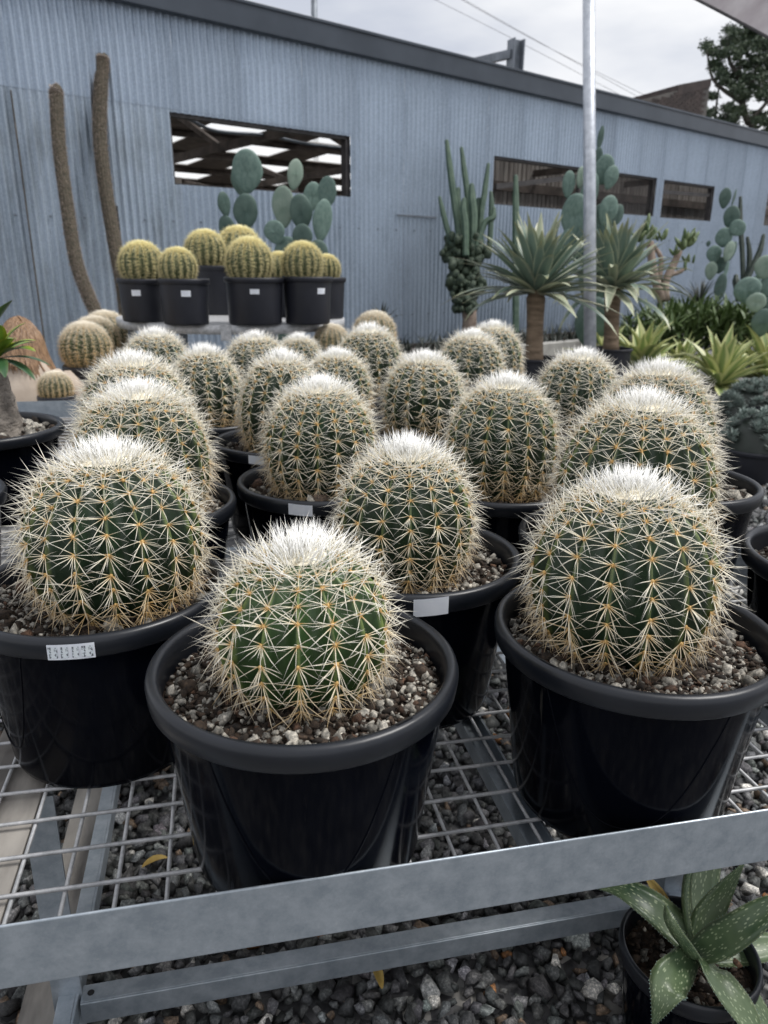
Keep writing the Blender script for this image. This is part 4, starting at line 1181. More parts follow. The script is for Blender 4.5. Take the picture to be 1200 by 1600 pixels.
def gold_mesh(R_, seed, ribs, white=False):
    rg = np.random.default_rng(seed); Hh = R_ * 0.98; zc = Hh * 0.82
    b = body_mesh(R_, Hh, zc, ribs, 0.2, M['body_gold'], 2.1, per=6, rows=20)
    ars = areoles(R_, Hh, zc, ribs, 0.0, 0.016, rg, 2.1, 18)
    mt = M['spine'] if white else M['gold_spine']
    s = world_spines(ars, rg, mt, 0.70, rad=0.0010, dense=0.95, tonef=lambda P, th: max(0, min(0.6, 0.85 - P[2] / (2 * Hh) * 1.0)))
    cr = crown_mesh(R_, Hh, zc, rg, 800, mt, 2.1, 36, (0.012, 0.024), 0.0013)
    return b, s, cr
GM = [gold_mesh(0.105, 41, 17), gold_mesh(0.105, 42, 16)]
GW = [gold_mesh(0.11, 43, 19, True)]
def golden(label, loc, R_, g, spin, white=False, group='golden barrel cacti'):
    c = empty('golden_barrel_cactus', loc, spin, label, 'cactus', group)
    k = R_ / (0.11 if white else 0.105)
    for nm, me in zip(('body', 'spines', 'crown_spines'), g):
        o = ob(nm, me, c, scale=k); o.color = (0.18 if white else 0, 0, 0, 1)
        if nm != 'body': o['kind'] = 'stuff'
    return c
gb = [  # pot px centre x, pot rim radius px, rim y, depth, cactus px x, cactus radius px, label azimuth/None, pot label, cactus label
    (222, 39, 435, 4.08, 223, 34, (-0.30, 0.34), 'black pot at the left end of the round table', 'golden barrel cactus at the left end of the round table'),
    (287, 40, 435, 3.92, 279, 29, (0.05, 0.10), 'black pot second from left on the round table', 'smallest golden barrel cactus, second from left on the round table'),
    (397, 47.5, 433, 4.00, 390, 36, (0.0, 0.18), 'black pot at the front middle of the round table', 'golden barrel cactus at the front middle of the round table'),
    (480, 40, 432, 4.08, 473, 32, (0.62, 0.2), 'black pot on the right of the round table', 'golden barrel cactus on the right of the round table'),
    (505, 36, 433, 4.55, 510, 22, None, 'black pot at the right end of the round table, behind another', 'golden barrel cactus at the right end, tucked behind its neighbour'),
    (340, 40, 415, 4.75, 322, 32, None, 'raised black pot at the back of the round table', 'left golden barrel cactus of the raised pair at the back'),
    (428, 30, 433, 4.62, 436, 24, None, 'black pot behind the front middle one on the round table', 'golden barrel cactus hidden between the front middle and right ones')]
for (x_, rp_, y_, d_, cxp, crp, lb, pl, cl) in gb:
    top_ = np.array(at(x_, y_, d_)); Rr = round(px(d_) * rp_, 4)
    H_ = round(top_[2] - TZ - 0.001, 4)
    t = empty('plant_pot', (top_[0], top_[1], TZ + 0.001), 0, pl, 'pot', 'black pots on the round table')
    wm, rm = pot_mesh(Rr, H_, True); ob('wall', wm, t); ob('rim', rm, t)
    k_ = Rr / 0.165
    V, F = lathe([(0.149 * k_, H_ - 0.03), (0.0, H_ - 0.026)], 32); ob('potting_mix', mesh('potting_mix', V, F, M['soil'], True), t)
    if lb: label_on(t, Rr, H_, cam_az(top_) + lb[0], 0.048, 0.030, M['paper'], zc=H_ - 0.072, on_rim=False, lift=0.004)
    cpos = np.array(at(cxp, y_, d_)); golden(cl, (cpos[0], cpos[1], top_[2] - 0.024), px(d_) * crp * 0.97, GM[0 if crp > 30 else 1], x_ * 0.13)
cpos = np.array(at(374, 404, 4.95)); golden('right golden barrel cactus of the raised pair at the back', (cpos[0], cpos[1], 1.085), px(4.95) * 34, GM[1], 0.3)

# ------------------------------------------------------------------ second low bench at the left with three pale barrels, and others behind
lb0 = np.array(at(120, 600, 3.95)); ZL = 0.47
t = empty('low_bench', (lb0[0] + 0.1, lb0[1], 0), YAW, 'low galvanised bench at the back left under three pale cacti', 'bench')
MB().box((-0.55, -0.75, ZL - 0.03), (0.42, 0.85, ZL)).obj('bench_top', M['plate'], t, bevel=0.002)
for sx in (-0.5, 0.37):
    for sy in (-0.7, 0.8): MB().box((sx - 0.02, sy - 0.02, 0), (sx + 0.02, sy + 0.02, ZL - 0.03)).obj('leg', M['galv'], t)
for (x_, y_, d_, rp_, pl, cl) in [(137, 548, 3.9, 37, 'black pot of the front pale cactus at far left', 'pale barrel cactus at the far left, front one of three in a row'),
                                (152, 536, 4.35, 35, 'black pot of the middle pale cactus at far left', 'middle one of three pale barrel cacti in a row at the far left'),
                                (168, 526, 4.8, 34, 'black pot of the rear pale cactus at far left', 'rearmost of three pale barrel cacti in a row at the far left')]:
    P = np.array(at(x_, y_ + 22, d_)); H_ = round(P[2] - ZL - 0.002, 3)
    pt = empty('plant_pot', (P[0], P[1], ZL + 0.001), 0, pl, 'pot', 'black pots on the low bench')
    wm, rm = pot_mesh(0.125, H_, True); ob('wall', wm, pt); ob('rim', rm, pt)
    V, F = lathe([(0.112, H_ - 0.02), (0.0, H_ - 0.016)], 24); ob('potting_mix', mesh('potting_mix', V, F, M['soil'], True), pt)
    golden(cl, (P[0], P[1], P[2] - 0.015), px(d_) * rp_, GW[0], x_, True, 'pale barrel cacti at the far left')
P = at(90, 632, 3.5); golden('small round pale cactus low at the left beside the crouching person', (P[0], P[1], ZL + 0.03), 0.075, GW[0], 1.0, True, 'pale barrel cacti at the far left')
t = empty('plant_pot', (P[0], P[1], ZL + 0.001), 0, 'small black pot of the little pale cactus at the left', 'pot', 'black pots on the low bench')
wm, rm = pot_mesh(0.085, 0.06, True); ob('wall', wm, t); ob('rim', rm, t)
P = np.array(at(585, 508, 4.3)); H_ = 0.2
t = empty('plant_pot', (P[0], P[1], 0.40), 0, 'black pot behind the back centre cactus', 'pot'); wm, rm = pot_mesh(0.15, 0.28, True); ob('wall', wm, t); ob('rim', rm, t)
t2 = empty('plant_stand', (P[0], P[1], 0), 0, 'low stand under the far pale cactus right of the round table', 'stand')
MB().box((-0.3, -0.3, 0.375), (0.3, 0.3, 0.3995)).obj('stand_top', M['plate'], t2)
for sx in (-0.27, 0.27):
    for sy in (-0.27, 0.27): MB().box((sx - 0.02, sy - 0.02, 0), (sx + 0.02, sy + 0.02, 0.375)).obj('leg', M['galv'], t2)
golden('pale barrel cactus behind the back centre one, right of the table', (P[0], P[1], 0.655), 0.118, GW[0], 2.0, True, 'pale barrel cacti at the far left')
P = np.array(at(518, 545, 4.25)); golden('striped barrel cactus half seen under the right of the table', (P[0], P[1], 0.62), 0.10, GW[0], 2.2, True, None)
t = empty('plant_pot', (P[0], P[1], 0.40), 0, 'black pot under the right side of the round table', 'pot'); wm, rm = pot_mesh(0.12, 0.23, True); ob('wall', wm, t); ob('rim', rm, t)
t2 = empty('plant_stand', (P[0], P[1], 0), 0, 'low stand under the right side of the round table', 'stand')
MB().box((-0.14, -0.14, 0.375), (0.14, 0.14, 0.3995)).obj('stand_top', M['plate'], t2)
for sx in (-0.12, 0.12):
    for sy in (-0.12, 0.12): MB().box((sx - 0.015, sy - 0.015, 0), (sx + 0.015, sy + 0.015, 0.375)).obj('leg', M['galv'], t2)

# ------------------------------------------------------------------ crouching person seen from behind at the left
pc = np.array(at(28, 560, 3.55)); PB = np.array([pc[0] - 0.03, pc[1] + 0.02, 0])
t = empty('person', PB, 0, 'crouching person with long brown hair and beige top at the left edge', 'person')
J = {'pel': (0, 0.02, 0.24), 'wai': (0, 0.05, 0.36), 'che': (0.0, 0.07, 0.50), 'nec': (0, 0.09, 0.60), 'hd1': (0, 0.10, 0.66), 'hd2': (0, 0.11, 0.74), 'hd3': (0, 0.10, 0.80),
     'shl': (-0.16, 0.08, 0.56), 'ell': (-0.20, 0.24, 0.40), 'wrl': (-0.10, 0.42, 0.36), 'hal': (-0.07, 0.48, 0.36), 'shr': (0.16, 0.08, 0.56), 'elr': (0.20, 0.24, 0.40), 'wrr': (0.10, 0.42, 0.36), 'har': (0.07, 0.48, 0.36),
     'hpl': (-0.09, 0.04, 0.22), 'knl': (-0.15, 0.38, 0.36), 'anl': (-0.12, 0.16, 0.08), 'tol': (-0.13, 0.32, 0.03), 'hpr': (0.09, 0.04, 0.22), 'knr': (0.15, 0.38, 0.36), 'anr': (0.12, 0.16, 0.08), 'tor': (0.13, 0.32, 0.03)}
RD = {'pel': (.17, .14), 'wai': (.15, .12), 'che': (.165, .125), 'nec': .055, 'hd1': .07, 'hd2': .085, 'hd3': .06, 'shl': .075, 'ell': .05, 'wrl': .035, 'hal': .035, 'shr': .075, 'elr': .05, 'wrr': .035, 'har': .035, 'hpl': .10, 'knl': .07, 'anl': .045, 'tol': .035, 'hpr': .10, 'knr': .07, 'anr': .045, 'tor': .035}
names = list(J); E_ = [('pel', 'wai'), ('wai', 'che'), ('che', 'nec'), ('nec', 'hd1'), ('hd1', 'hd2'), ('hd2', 'hd3'), ('che', 'shl'), ('shl', 'ell'), ('ell', 'wrl'), ('wrl', 'hal'), ('che', 'shr'), ('shr', 'elr'), ('elr', 'wrr'), ('wrr', 'har'), ('pel', 'hpl'), ('hpl', 'knl'), ('knl', 'anl'), ('anl', 'tol'), ('pel', 'hpr'), ('hpr', 'knr'), ('knr', 'anr'), ('anr', 'tor')]
me = bpy.data.meshes.new('body'); me.from_pydata([J[n] for n in names], [(names.index(a), names.index(b)) for a, b in E_], []); me.materials.append(M['coat'])
o = ob('body', me, t); sm = o.modifiers.new('skin', 'SKIN'); sm.use_smooth_shade = True
for i, n in enumerate(names):
    r = RD[n]; r = r if isinstance(r, tuple) else (r, r); o.data.skin_vertices[0].data[i].radius = r
    o.data.skin_vertices[0].data[i].use_root = (n == 'pel')
o.modifiers.new('sub', 'SUBSURF').levels = 2; o.modifiers['sub'].render_levels = 2
rgh = np.random.default_rng(9); mb = MB()
for i in range(520):
    a = rgh.uniform(math.pi * 0.95, math.pi * 2.05); e = rgh.uniform(-0.3, 1.4)
    c0 = np.array([0, 0.10, 0.745]); d = np.array([math.cos(a) * math.cos(e), math.sin(a) * math.cos(e), math.sin(e)])
    p0 = c0 + np.array([0, 0, 0.085]) + rgh.normal(0, 0.012, 3); p1 = c0 + d * np.array([.095, .10, .112]); p2 = c0 + np.array([math.cos(a) * 0.12, math.sin(a) * 0.13 - 0.01, -0.06]); lg = max(0.0, math.cos(a) - 0.35) * 0.30; p3 = p2 + np.array([math.cos(a) * (0.02 + lg * 0.35), -0.02, -0.02 - lg - rgh.uniform(0, 0.03)]) + rgh.normal(0, 0.010, 3)
    mb.tube(spline([p0, p1, p2, p3], 9), [0.004, 0.006, 0.006, 0.006, 0.006, 0.006, 0.005, 0.004, 0.001], 4)
mb.obj('hair', M['hair'], t, True)
mb = MB(); V, F = lathe([(0.24, 0.20), (0.235, 0.30), (0.215, 0.42), (0.205, 0.50), (0.175, 0.57), (0.150, 0.62), (0.125, 0.665), (0.118, 0.672)], 40)
V = [(x_ * 1.0 * (1 + 0.035 * math.sin(9 * math.atan2(y_, x_) + z_ * 7)), y_ * 0.78 * (1 + 0.04 * math.sin(7 * math.atan2(y_, x_) + 2)) + 0.06, z_) for x_, y_, z_ in V]
mb.add(V, F); mb.obj('top', M['coat'], t, True)
for sx in (-1, 1):
    MB().tube(spline([(0.17 * sx, 0.08, 0.55), (0.22 * sx, 0.16, 0.46), (0.21 * sx, 0.26, 0.40), (0.12 * sx, 0.40, 0.37)], 10), list(np.linspace(0.085, 0.055, 10)), 12).obj('sleeve', M['coat'], t, True)

# ------------------------------------------------------------------ columnar cacti against the shed
def ribbed_column(pts, rads, ribs=10, depth=0.12, n=None):
    n = n or ribs * 4; P = spline(pts, 26); rr = spline([[r] for r in rads], 26)[:, 0]
    V = []; F = []; u = Vector((1, 0, 0))
    for i in range(26):
        q = Vector(P[i]); d = Vector(P[min(i + 1, 25)] - P[max(i - 1, 0)]).normalized(); u = (u - d * u.dot(d)).normalized(); b = d.cross(u)
        for k in range(n):
            a = 2 * math.pi * k / n; r = rr[i] * (1 - depth * abs(math.sin(ribs * a / 2)))
            V.append(q + (u * math.cos(a) + b * math.sin(a)) * r)
    dq = (Vector(P[-1]) - Vector(P[-2])).normalized(); b = dq.cross(u)
    for an in (0.35, 0.7, 1.05, 1.35):                       # rounded tip
        for k in range(n):
            a = 2 * math.pi * k / n; r = rr[-1] * math.cos(an) * (1 - depth * abs(math.sin(ribs * a / 2)))
            V.append(Vector(P[-1]) + dq * rr[-1] * math.sin(an) + (u * math.cos(a) + b * math.sin(a)) * r)
    tip = len(V); V.append(Vector(P[-1]) + dq * rr[-1])
    F = [(i * n + k, i * n + (k + 1) % n, (i + 1) * n + (k + 1) % n, (i + 1) * n + k) for i in range(29) for k in range(n)]
    F += [(29 * n + k, 29 * n + (k + 1) % n, tip) for k in range(n)]
    return V, F, P, rr
def hairy(P, rr, n, seed, L=(0.012, 0.026), top=0.0):
    rg = np.random.default_rng(seed); k = rg.uniform(0, len(P) - 1.01, n); i = k.astype(int); f_ = (k - i)[:, None]
    c = P[i] * (1 - f_) + P[i + 1] * f_; r = rr[i]
    d = P[i + 1] - P[i]; d /= np.linalg.norm(d, axis=1, keepdims=True)
    o_ = rg.normal(size=(n, 3)); o_ -= d * np.sum(o_ * d, 1, keepdims=True); o_ /= np.linalg.norm(o_, axis=1, keepdims=True)
    tone = np.where(k > len(P) - 2.2, 0.8, rg.uniform(0, 0.3, n))
    V, Q, T, C = spines(c + o_ * (r * 0.95)[:, None], o_ + rg.normal(0, 0.5, (n, 3)) + d * 0.3, rg.uniform(*L, n), rg.normal(0, 0.003, (n, 3)), np.full(n, 0.0014), tone)
    return mesh('spines', V, Q, M['fuzz'], False, C, T)
for k, (pp_, d_, w_, lab) in enumerate([([(175, 560), (150, 490), (133, 450), (117, 400), (103, 310), (92, 225), (88, 150), (88, 142)], 6.5, 20, 'shorter of two tall leaning woolly brown column cacti at left'),
                                        ([(205, 560), (192, 450), (180, 385), (165, 295), (156, 215), (157, 150), (159, 100), (159, 92)], 6.9, 21, 'taller of two leaning woolly brown column cacti at left')]):
    W_ = [np.array(at(x_, y_, d_)) for x_, y_ in pp_]; g0 = W_[0].copy(); g0[2] = 0
    W_ = [np.array([g0[0] + 0.04, g0[1], 0.0])] + W_
    t = empty('column_cactus', g0, 0, lab, 'cactus', 'tall column cacti at left')
    W_ = [q - g0 for q in W_]; r_ = px(d_) * w_ / 2
    V, F, P, rr = ribbed_column(W_, [r_ * 0.95] + [r_] * (len(W_) - 1), 14, 0.1)
    ob('stem', mesh('stem', V, F, M['old_column'], True), t)
    o = ob('spines', hairy(P, rr, 7000, 50 + k), t); o.color = (0, 0, 0, 1); o['kind'] = 'stuff'
P = np.array(at(185, 400, 7.1)); q = np.array(at(181, 322, 7.1))
tag(MB().beam((P[0] + 0.05, P[1], 0), (q[0], q[1], q[2]), 0.03, 0.03).obj('garden_stake', M['dark']), 'thin black stake beside the taller woolly column cactus', 'stake')

# ------------------------------------------------------------------ prickly pears
def pad_mesh(w_, h_, mat, seed):
    rg = np.random.default_rng(seed); V = []; F = []; n = 28; th = w_ * 0.16
    rings = [0.0, 0.35, 0.65, 0.86, 0.97, 1.0]
    def outline(a):
        x_ = math.sin(a); z_ = -math.cos(a)
        narrow = 1 - 0.32 * max(0, -z_) ** 1.3
        return x_ * w_ / 2 * narrow * (1 + 0.03 * math.sin(3 * a + seed)), (z_ + 1) * h_ / 2
    def bulge(r): return th / 2 * math.sqrt(max(0, 1 - r ** 3))
    for side in (1, -1):
        for r in rings:
            for k in range(n):
                x_, z_ = outline(2 * math.pi * k / n)
                V.append((x_ * r, side * (bulge(r) + (0.0 if r < 1 else 0.0)) + 0.02 * w_ * math.sin(x_ / w_ * 4 + seed), h_ / 2 + (z_ - h_ / 2) * r))
    R_n = len(rings)
    for s in range(2):
        o_ = s * R_n * n
        for i in range(R_n - 1):
            for k in range(n):
                a, b = o_ + i * n + k, o_ + i * n + (k + 1) % n
                F.append((a, b, b + n, a + n) if s == 0 else (a, a + n, b + n, b))
    return mesh('pad', V, F, mat, True)
def opuntia(label, d0, pads, base_px, seed=1):
    g0 = np.array(at(base_px[0], base_px[1], d0)); g0[2] = 0
    t = empty('prickly_pear', g0, 0, label, 'cactus', 'prickly pears along the shed')
    for i, (x_, y_, w_, h_, tl_, yw, mt, dd) in enumerate(pads):
        d_ = d0 + dd; bpx = (x_ - math.sin(R(tl_)) * h_ / 2, y_ + math.cos(R(tl_)) * h_ / 2)
        P = np.array(at(*bpx, d_)) - g0
        me = pad_mesh(px(d_) * w_ * 1.22 / max(0.35, math.cos(R(yw))), px(d_) * h_, M[mt], seed + i)
        Mx = Matrix.Translation(Vector([float(c) for c in P])) @ Matrix.Rotation(R(yw), 4, 'Z') @ Matrix.Rotation(R(tl_), 4, 'Y') @ Matrix.Rotation(R(8), 4, 'X')
        ob('pad', me, t, mtx=Mx)
    return t
opuntia('blue green prickly pear rising behind the golden barrel cacti', 7.4, [
    (387, 271, 38, 64, 0, 15, 'pad', 0), (374, 281, 20, 50, -6, 45, 'pad', .1), (385, 333, 31, 54, 3, 10, 'pad_dark', 0), (350, 321, 15, 38, -14, 35, 'pad_dark', -.1),
    (445, 326, 30, 62, 2, -10, 'pad_pale', 0), (460, 275, 18, 46, 6, 40, 'pad_pale', 0), (470, 334, 28, 54, -8, 20, 'pad_dark', -.1), (487, 309, 22, 44, 8, 35, 'pad', .1),
    (513, 303, 25, 48, 10, -20, 'pad', 0), (502, 347, 24, 64, 4, 38, 'pad', -.1), (430, 364, 27, 36, -12, 0, 'pad', -.2), (473, 372, 26, 40, 5, 0, 'pad_dark', -.15),
    (388, 384, 32, 54, -4, 0, 'pad', .05), (357, 360, 22, 42, -10, 0, 'pad_dark', 0), (450, 400, 34, 56, 4, 0, 'pad', 0), (495, 405, 30, 56, 3, 15, 'pad_dark', 0), (420, 440, 36, 64, 4, 0, 'pad', .05), (465, 455, 40, 66, -4, 0, 'pad_dark', 0), (440, 515, 46, 90, 0, 0, 'pad_dark', 0)], (440, 560), 10)
opuntia('tall blue green prickly pear behind the galvanised pole', 9.0, [
    (885, 290, 18, 40, -4, 20, 'pad', 0), (903, 279, 13, 32, -8, 40, 'pad_pale', 0), (894, 340, 36, 66, 0, 0, 'pad', 0), (916, 305, 24, 62, 4, 10, 'pad', .1), (941, 267, 26, 44, 6, 0, 'pad', .1),
    (952, 279, 20, 36, 14, 20, 'pad', 0), (946, 331, 26, 46, 8, 20, 'pad', -.1), (962, 338, 16, 34, 12, 30, 'pad_dark', 0), (934, 350, 30, 56, 0, 0, 'pad_dark', 0), (912, 385, 36, 60, 3, 0, 'pad_dark', 0), (886, 385, 28, 50, -6, 0, 'pad', .1), (935, 218, 9, 36, 2, 20, 'pad_dark', .2), (932, 248, 12, 30, 2, 10, 'pad_dark', .15), (925, 440, 44, 76, 0, 0, 'pad_dark', 0), (920, 505, 46, 80, 0, 0, 'pad_dark', 0)], (920, 545), 40)
opuntia('tall stacked prickly pear against the shed at the right', 11.2, [
    (1129.5, 311, 16, 31, -2, 0, 'pad_dark', 0), (1143, 310, 6, 26, 0, 55, 'pad_dark', 0), (1139, 340, 21, 33, 4, 0, 'pad_dark', 0), (1150, 357, 22, 25, 40, 0, 'pad', -.1), (1128, 372, 23, 30, -8, 0, 'pad', 0),
    (1135, 394, 18, 32, 4, 25, 'pad_pale', -.1), (1142, 393, 12, 30, 10, 40, 'pad_dark', 0), (1113, 398, 20, 27, -12, 0, 'pad', 0), (1108, 424, 16, 28, -6, 0, 'pad_pale', 0), (1122, 415, 18, 26, 0, 0, 'pad_dark', .1), (1130, 424, 8, 30, 0, 40, 'pad', 0), (1121, 450, 16, 44, 0, 0, 'pad_dark', 0), (1106, 381, 6, 9, 0, 0, 'pad_dark', 0)], (1122, 490), 70)
opuntia('low round padded prickly pear at the right edge', 7.8, [
    (1163, 455, 36, 42, -14, 0, 'pad', 0), (1192, 418, 30, 36, 8, 0, 'pad_pale', 0), (1198, 446, 26, 40, 4, 0, 'pad', .1), (1178, 473, 27, 30, 8, 0, 'pad_pale', -.1), (1174, 448, 20, 36, 6, 30, 'pad', .1), (1205, 480, 30, 44, 0, 0, 'pad_dark', 0), (1186, 505, 30, 44, 0, 0, 'pad_dark', 0)], (1188, 525), 90)

# ------------------------------------------------------------------ clumps of column cactus
def columns(name, label, d0, base_px, cols, mat, extra=None):
    g0 = np.array(at(base_px[0], base_px[1], d0)); g0[2] = 0
    t = empty(name, g0, 0, label, 'cactus')
    for (pts_, w_, dd) in cols:
        W_ = [np.array(at(x_, y_, d0 + dd)) - g0 for x_, y_ in pts_]; r_ = px(d0) * w_ / 2
        V, F, P, rr = ribbed_column(W_, [r_ * 0.95] + [r_] * (len(W_) - 2) + [r_ * 0.62], 6, 0.22)
        ob('stem', mesh('stem', V, F, M[mat], True), t)
    return t, g0
sp_, g0 = columns('column_cactus', 'clump of upright green column cacti above a dark knobbly base', 9.4, (730, 530), [
    ([(722, 400), (712, 330), (704, 270), (698, 221)], 10.5, 0), ([(735, 390), (731, 310), (726, 270), (721, 232)], 9.5, .1), ([(748, 400), (752, 335), (758, 295), (763, 257)], 9, 0),
    ([(712, 400), (700, 362), (693, 335), (687, 309)], 8.5, -.1), ([(764, 400), (767, 350), (768, 320), (767, 301)], 9, .1), ([(738, 400), (740, 345), (738, 315), (737, 290)], 13, -.1),
    ([(720, 400), (719, 340), (715, 318), (716, 296)], 12, .1), ([(752, 400), (748, 350), (746, 330), (748, 312)], 12, .05), ([(742, 395), (757, 350), (770, 340), (772, 326)], 9, -.15), ([(728, 400), (727, 350), (724, 330), (725, 312)], 11, -.2)], 'column')
rgk = np.random.default_rng(31); mb = MB()
KV, KF = rocks(4, 2, 0, 0.18, (1, 1, 1))
for i in range(420):
    u_ = rgk.random(); yy = 368 + u_ * 117; hw = 34 * (1 - 0.5 * u_) * (1 + 0.25 * math.sin(yy * 0.13))
    xx = 724 + u_ * 4 + rgk.uniform(-1, 1) * hw; r_ = px(9.4) * rgk.uniform(2.5, 6.5)
    c_ = np.array(at(xx, yy, 9.4 + rgk.uniform(-.2, .2))) - g0
    mb.add(KV[i % 4] @ rand_rot(1)[0] * r_ * np.array([1, 1, 1.25]) + c_, [tuple(q) for q in KF])
o = mb.obj('knobbly_base', M['knobbly'], sp_, True); o['kind'] = 'stuff'
MB().tube([np.array(at(731, 470, 9.4)) - g0, np.array(at(734, 500, 9.4)) - g0, (0, 0, 0.05)], [0.11, 0.09, 0.10], 10).obj('trunk', M['pink_trunk'], sp_, True)
columns('column_cactus', 'single green column cactus in front of the long window', 9.2, (806, 520), [([(806, 520), (806, 400), (806, 330), (806, 276)], 11, 0)], 'column')
columns('column_cactus', 'dark branching column cactus against the shed at the far right', 11.5, (1162, 470), [
    ([(1162, 470), (1160, 400), (1157, 350), (1157, 309)], 8.5, 0), ([(1166, 460), (1170, 420), (1171, 395), (1168, 372)], 9, .1), ([(1166, 440), (1180, 408), (1188, 390), (1193, 368)], 9, -.1), ([(1155, 470), (1152, 450), (1150, 440), (1150, 432)], 12, -.1)], 'column_dark')

# ------------------------------------------------------------------ dragon trees
def dragon(label, d0, base_px, trunk_top, trunk_w, n, L_px, seed, droopy):
    g0 = np.array(at(base_px[0], base_px[1], d0)); g0[2] = 0
    t = empty('dragon_tree', g0, 0, label, 'plant', 'dragon trees by the pole')
    tt = np.array(at(*trunk_top, d0)) - g0; tb_ = np.array(at(*base_px, d0)) - g0
    r_ = px(d0) * trunk_w / 2
    MB().tube(spline([tb_ - np.array([0, 0, 0.04]), tb_ * 0.5 + tt * 0.5, tt + np.array([0, 0, 0.04])], 10), [r_ * 1.15, r_ * 1.05, r_, r_ * .97, r_ * .96, r_ * .97, r_ * 1.0, r_ * 1.05, r_ * 1.1, r_ * 0.8], 14).obj('trunk', M['trunk'], t, True)
    ph = empty('x', (0, 0, 0)); bpy.data.objects.remove(ph)
    hpot = max(0.25, tb_[2] + 0.01)
    pt = empty('plant_pot', g0, 0, 'black pot of the ' + label, 'pot', 'pots of the dragon trees')
    wm, rm = pot_mesh(0.2, round(hpot, 3), True); ob('wall', wm, pt); ob('rim', rm, pt)
    rg = np.random.default_rng(seed)
    L0 = px(d0) * L_px
    for i in range(n):
        u_ = i / n; az = i * 2.39996 + rg.normal(0, 0.15)
        el = math.radians(88 - 95 * u_ ** 0.9 + rg.normal(0, 7)); L_ = L0 * rg.uniform(0.82, 1.1) * (0.85 + 0.3 * u_)
        dr = math.radians(rg.uniform(8, 30)) if u_ < 0.5 else math.radians(rg.uniform(8, 40) + droopy * rg.uniform(0, 70))
        pale = rg.random() < 0.10 + 0.3 * (u_ > 0.6)
        leaf_ob('leaf', M['draco_pale' if pale else 'draco'], t, L=L_, w=L0 * 0.135 * rg.uniform(0.85, 1.15), elev=el, droop=dr, az=az, base=tuple(tt + np.array([0.6 * r_ * math.cos(az), 0.6 * r_ * math.sin(az), 0.06 * (1 - u_) + 0.01])), fold=0.16, power=rg.choice([1.3, 2.5, 4.0]))
dragon('dragon tree with stiff blue green leaves left of the pole', 6.0, (835, 560), (837, 462), 27, 100, 120, 61, 0.35)
dragon('dragon tree with drooping pale leaves right of the pole', 7.2, (955, 545), (957, 455), 24, 92, 112, 62, 0.9)

# ------------------------------------------------------------------ stubby branching plant, striped rosettes, hedge, blue mounds
g0 = np.array(at(1040, 470, 9.6)); g0[2] = 0
t = empty('stubby_plant', g0, 0, 'stubby plant with finger like green tips on brown branches at right', 'plant')
def rel(x_, y_, d_=9.6): return np.array(at(x_, y_, d_)) - g0
for L_, r_ in (([rel(1040, 470), rel(1040, 440), rel(1052, 415), rel(1062, 392)], .055), ([rel(1035, 470), rel(1022, 430), rel(1018, 400), rel(1016, 378)], .06), ([rel(1046, 430), rel(1062, 425), rel(1072, 418)], .03), ([rel(1030, 440), rel(1033, 405), rel(1022, 385)], .035)):
    MB().tube(spline(L_, 8), list(np.linspace(r_, r_ * .75, 8)), 9).obj('branch', M['pink_trunk'], t, True)
rg = np.random.default_rng(77)
for (cx_, cy_, n_, s_) in ((1068, 385, 14, 17), (1078, 376, 8, 14), (1012, 368, 12, 16), (1000, 372, 8, 14), (1073, 416, 5, 12), (1056, 398, 6, 11), (1028, 374, 7, 12)):
    for i in range(n_):
        a = rg.uniform(0, 6.28); e = rg.uniform(0.2, 1.4); d = np.array([math.cos(a) * math.cos(e), math.sin(a) * math.cos(e), math.sin(e)])
        p = rel(cx_ + rg.normal(0, 4), cy_ + rg.normal(0, 4), 9.6 + rg.normal(0, .06)); L_ = px(9.6) * s_ * rg.uniform(.7, 1.2)
        V, F = tube(spline([p, p + d * L_ * .5 + np.array([0, 0, .01]), p + d * L_ + np.array([0, 0, .03])], 5), [L_ * .12, L_ * .2, L_ * .21, L_ * .17, L_ * .05], 7)
        ob('finger', mesh('finger', V, F, M['euph_leaf'], True, np.tile([0.5, rg.random(), 0], (len(V), 1))), t)
def rosette(label, x_, y_, d_, hpx, n, seed, mat='agave', w=0.19, el_=(85, 5), group='striped rosettes at right', cat='plant', name='striped_rosette', droop=(10, 45)):
    g0 = np.array(at(x_, y_, d_)); z = max(0.0, g0[2]); g0[2] = 0
    t = empty(name, (g0[0], g0[1], z), 0, label, cat, group); rg = np.random.default_rng(seed); L0 = px(d_) * hpx
    for i in range(n):
        u_ = i / n; az = i * 2.39996 + rg.normal(0, .2)
        leaf_ob('leaf', M[mat], t, L=L0 * rg.uniform(.8, 1.1), w=L0 * w * rg.uniform(.85, 1.15), elev=R(el_[0] + (el_[1] - el_[0]) * u_ + rg.normal(0, 6)), droop=R(rg.uniform(*droop)), az=az, base=(0.02 * math.cos(az), 0.02 * math.sin(az), 0.02), fold=0.22, prof='lance')
    return t
rosette('left yellow striped rosette beside the white barrel cacti', 1000, 583, 8.3, 88, 44, 1)
rosette('middle yellow striped rosette above the blue grey mounds', 1122, 607, 7.6, 92, 46, 2)
rosette('yellow striped rosette at the right edge', 1196, 596, 7.9, 92, 44, 3)
rosette('smaller yellow striped rosette half hidden at left of the others', 945, 568, 8.9, 66, 26, 4)
rosette('small striped rosette between the left and middle ones', 1062, 588, 8.8, 60, 26, 5)
rosette('dark spiky aloe on the ground beyond the back centre cacti', 596, 508, 8.2, 34, 16, 6, 'grass_dark', 0.10, (80, 20), None, 'plant', 'spiky_aloe')
rosette('dark spiky tufted plant under the stacked prickly pear', 1092, 478, 10.4, 46, 46, 7, 'grass_dark', 0.05, (85, 5), None, 'plant', 'spiky_tuft')
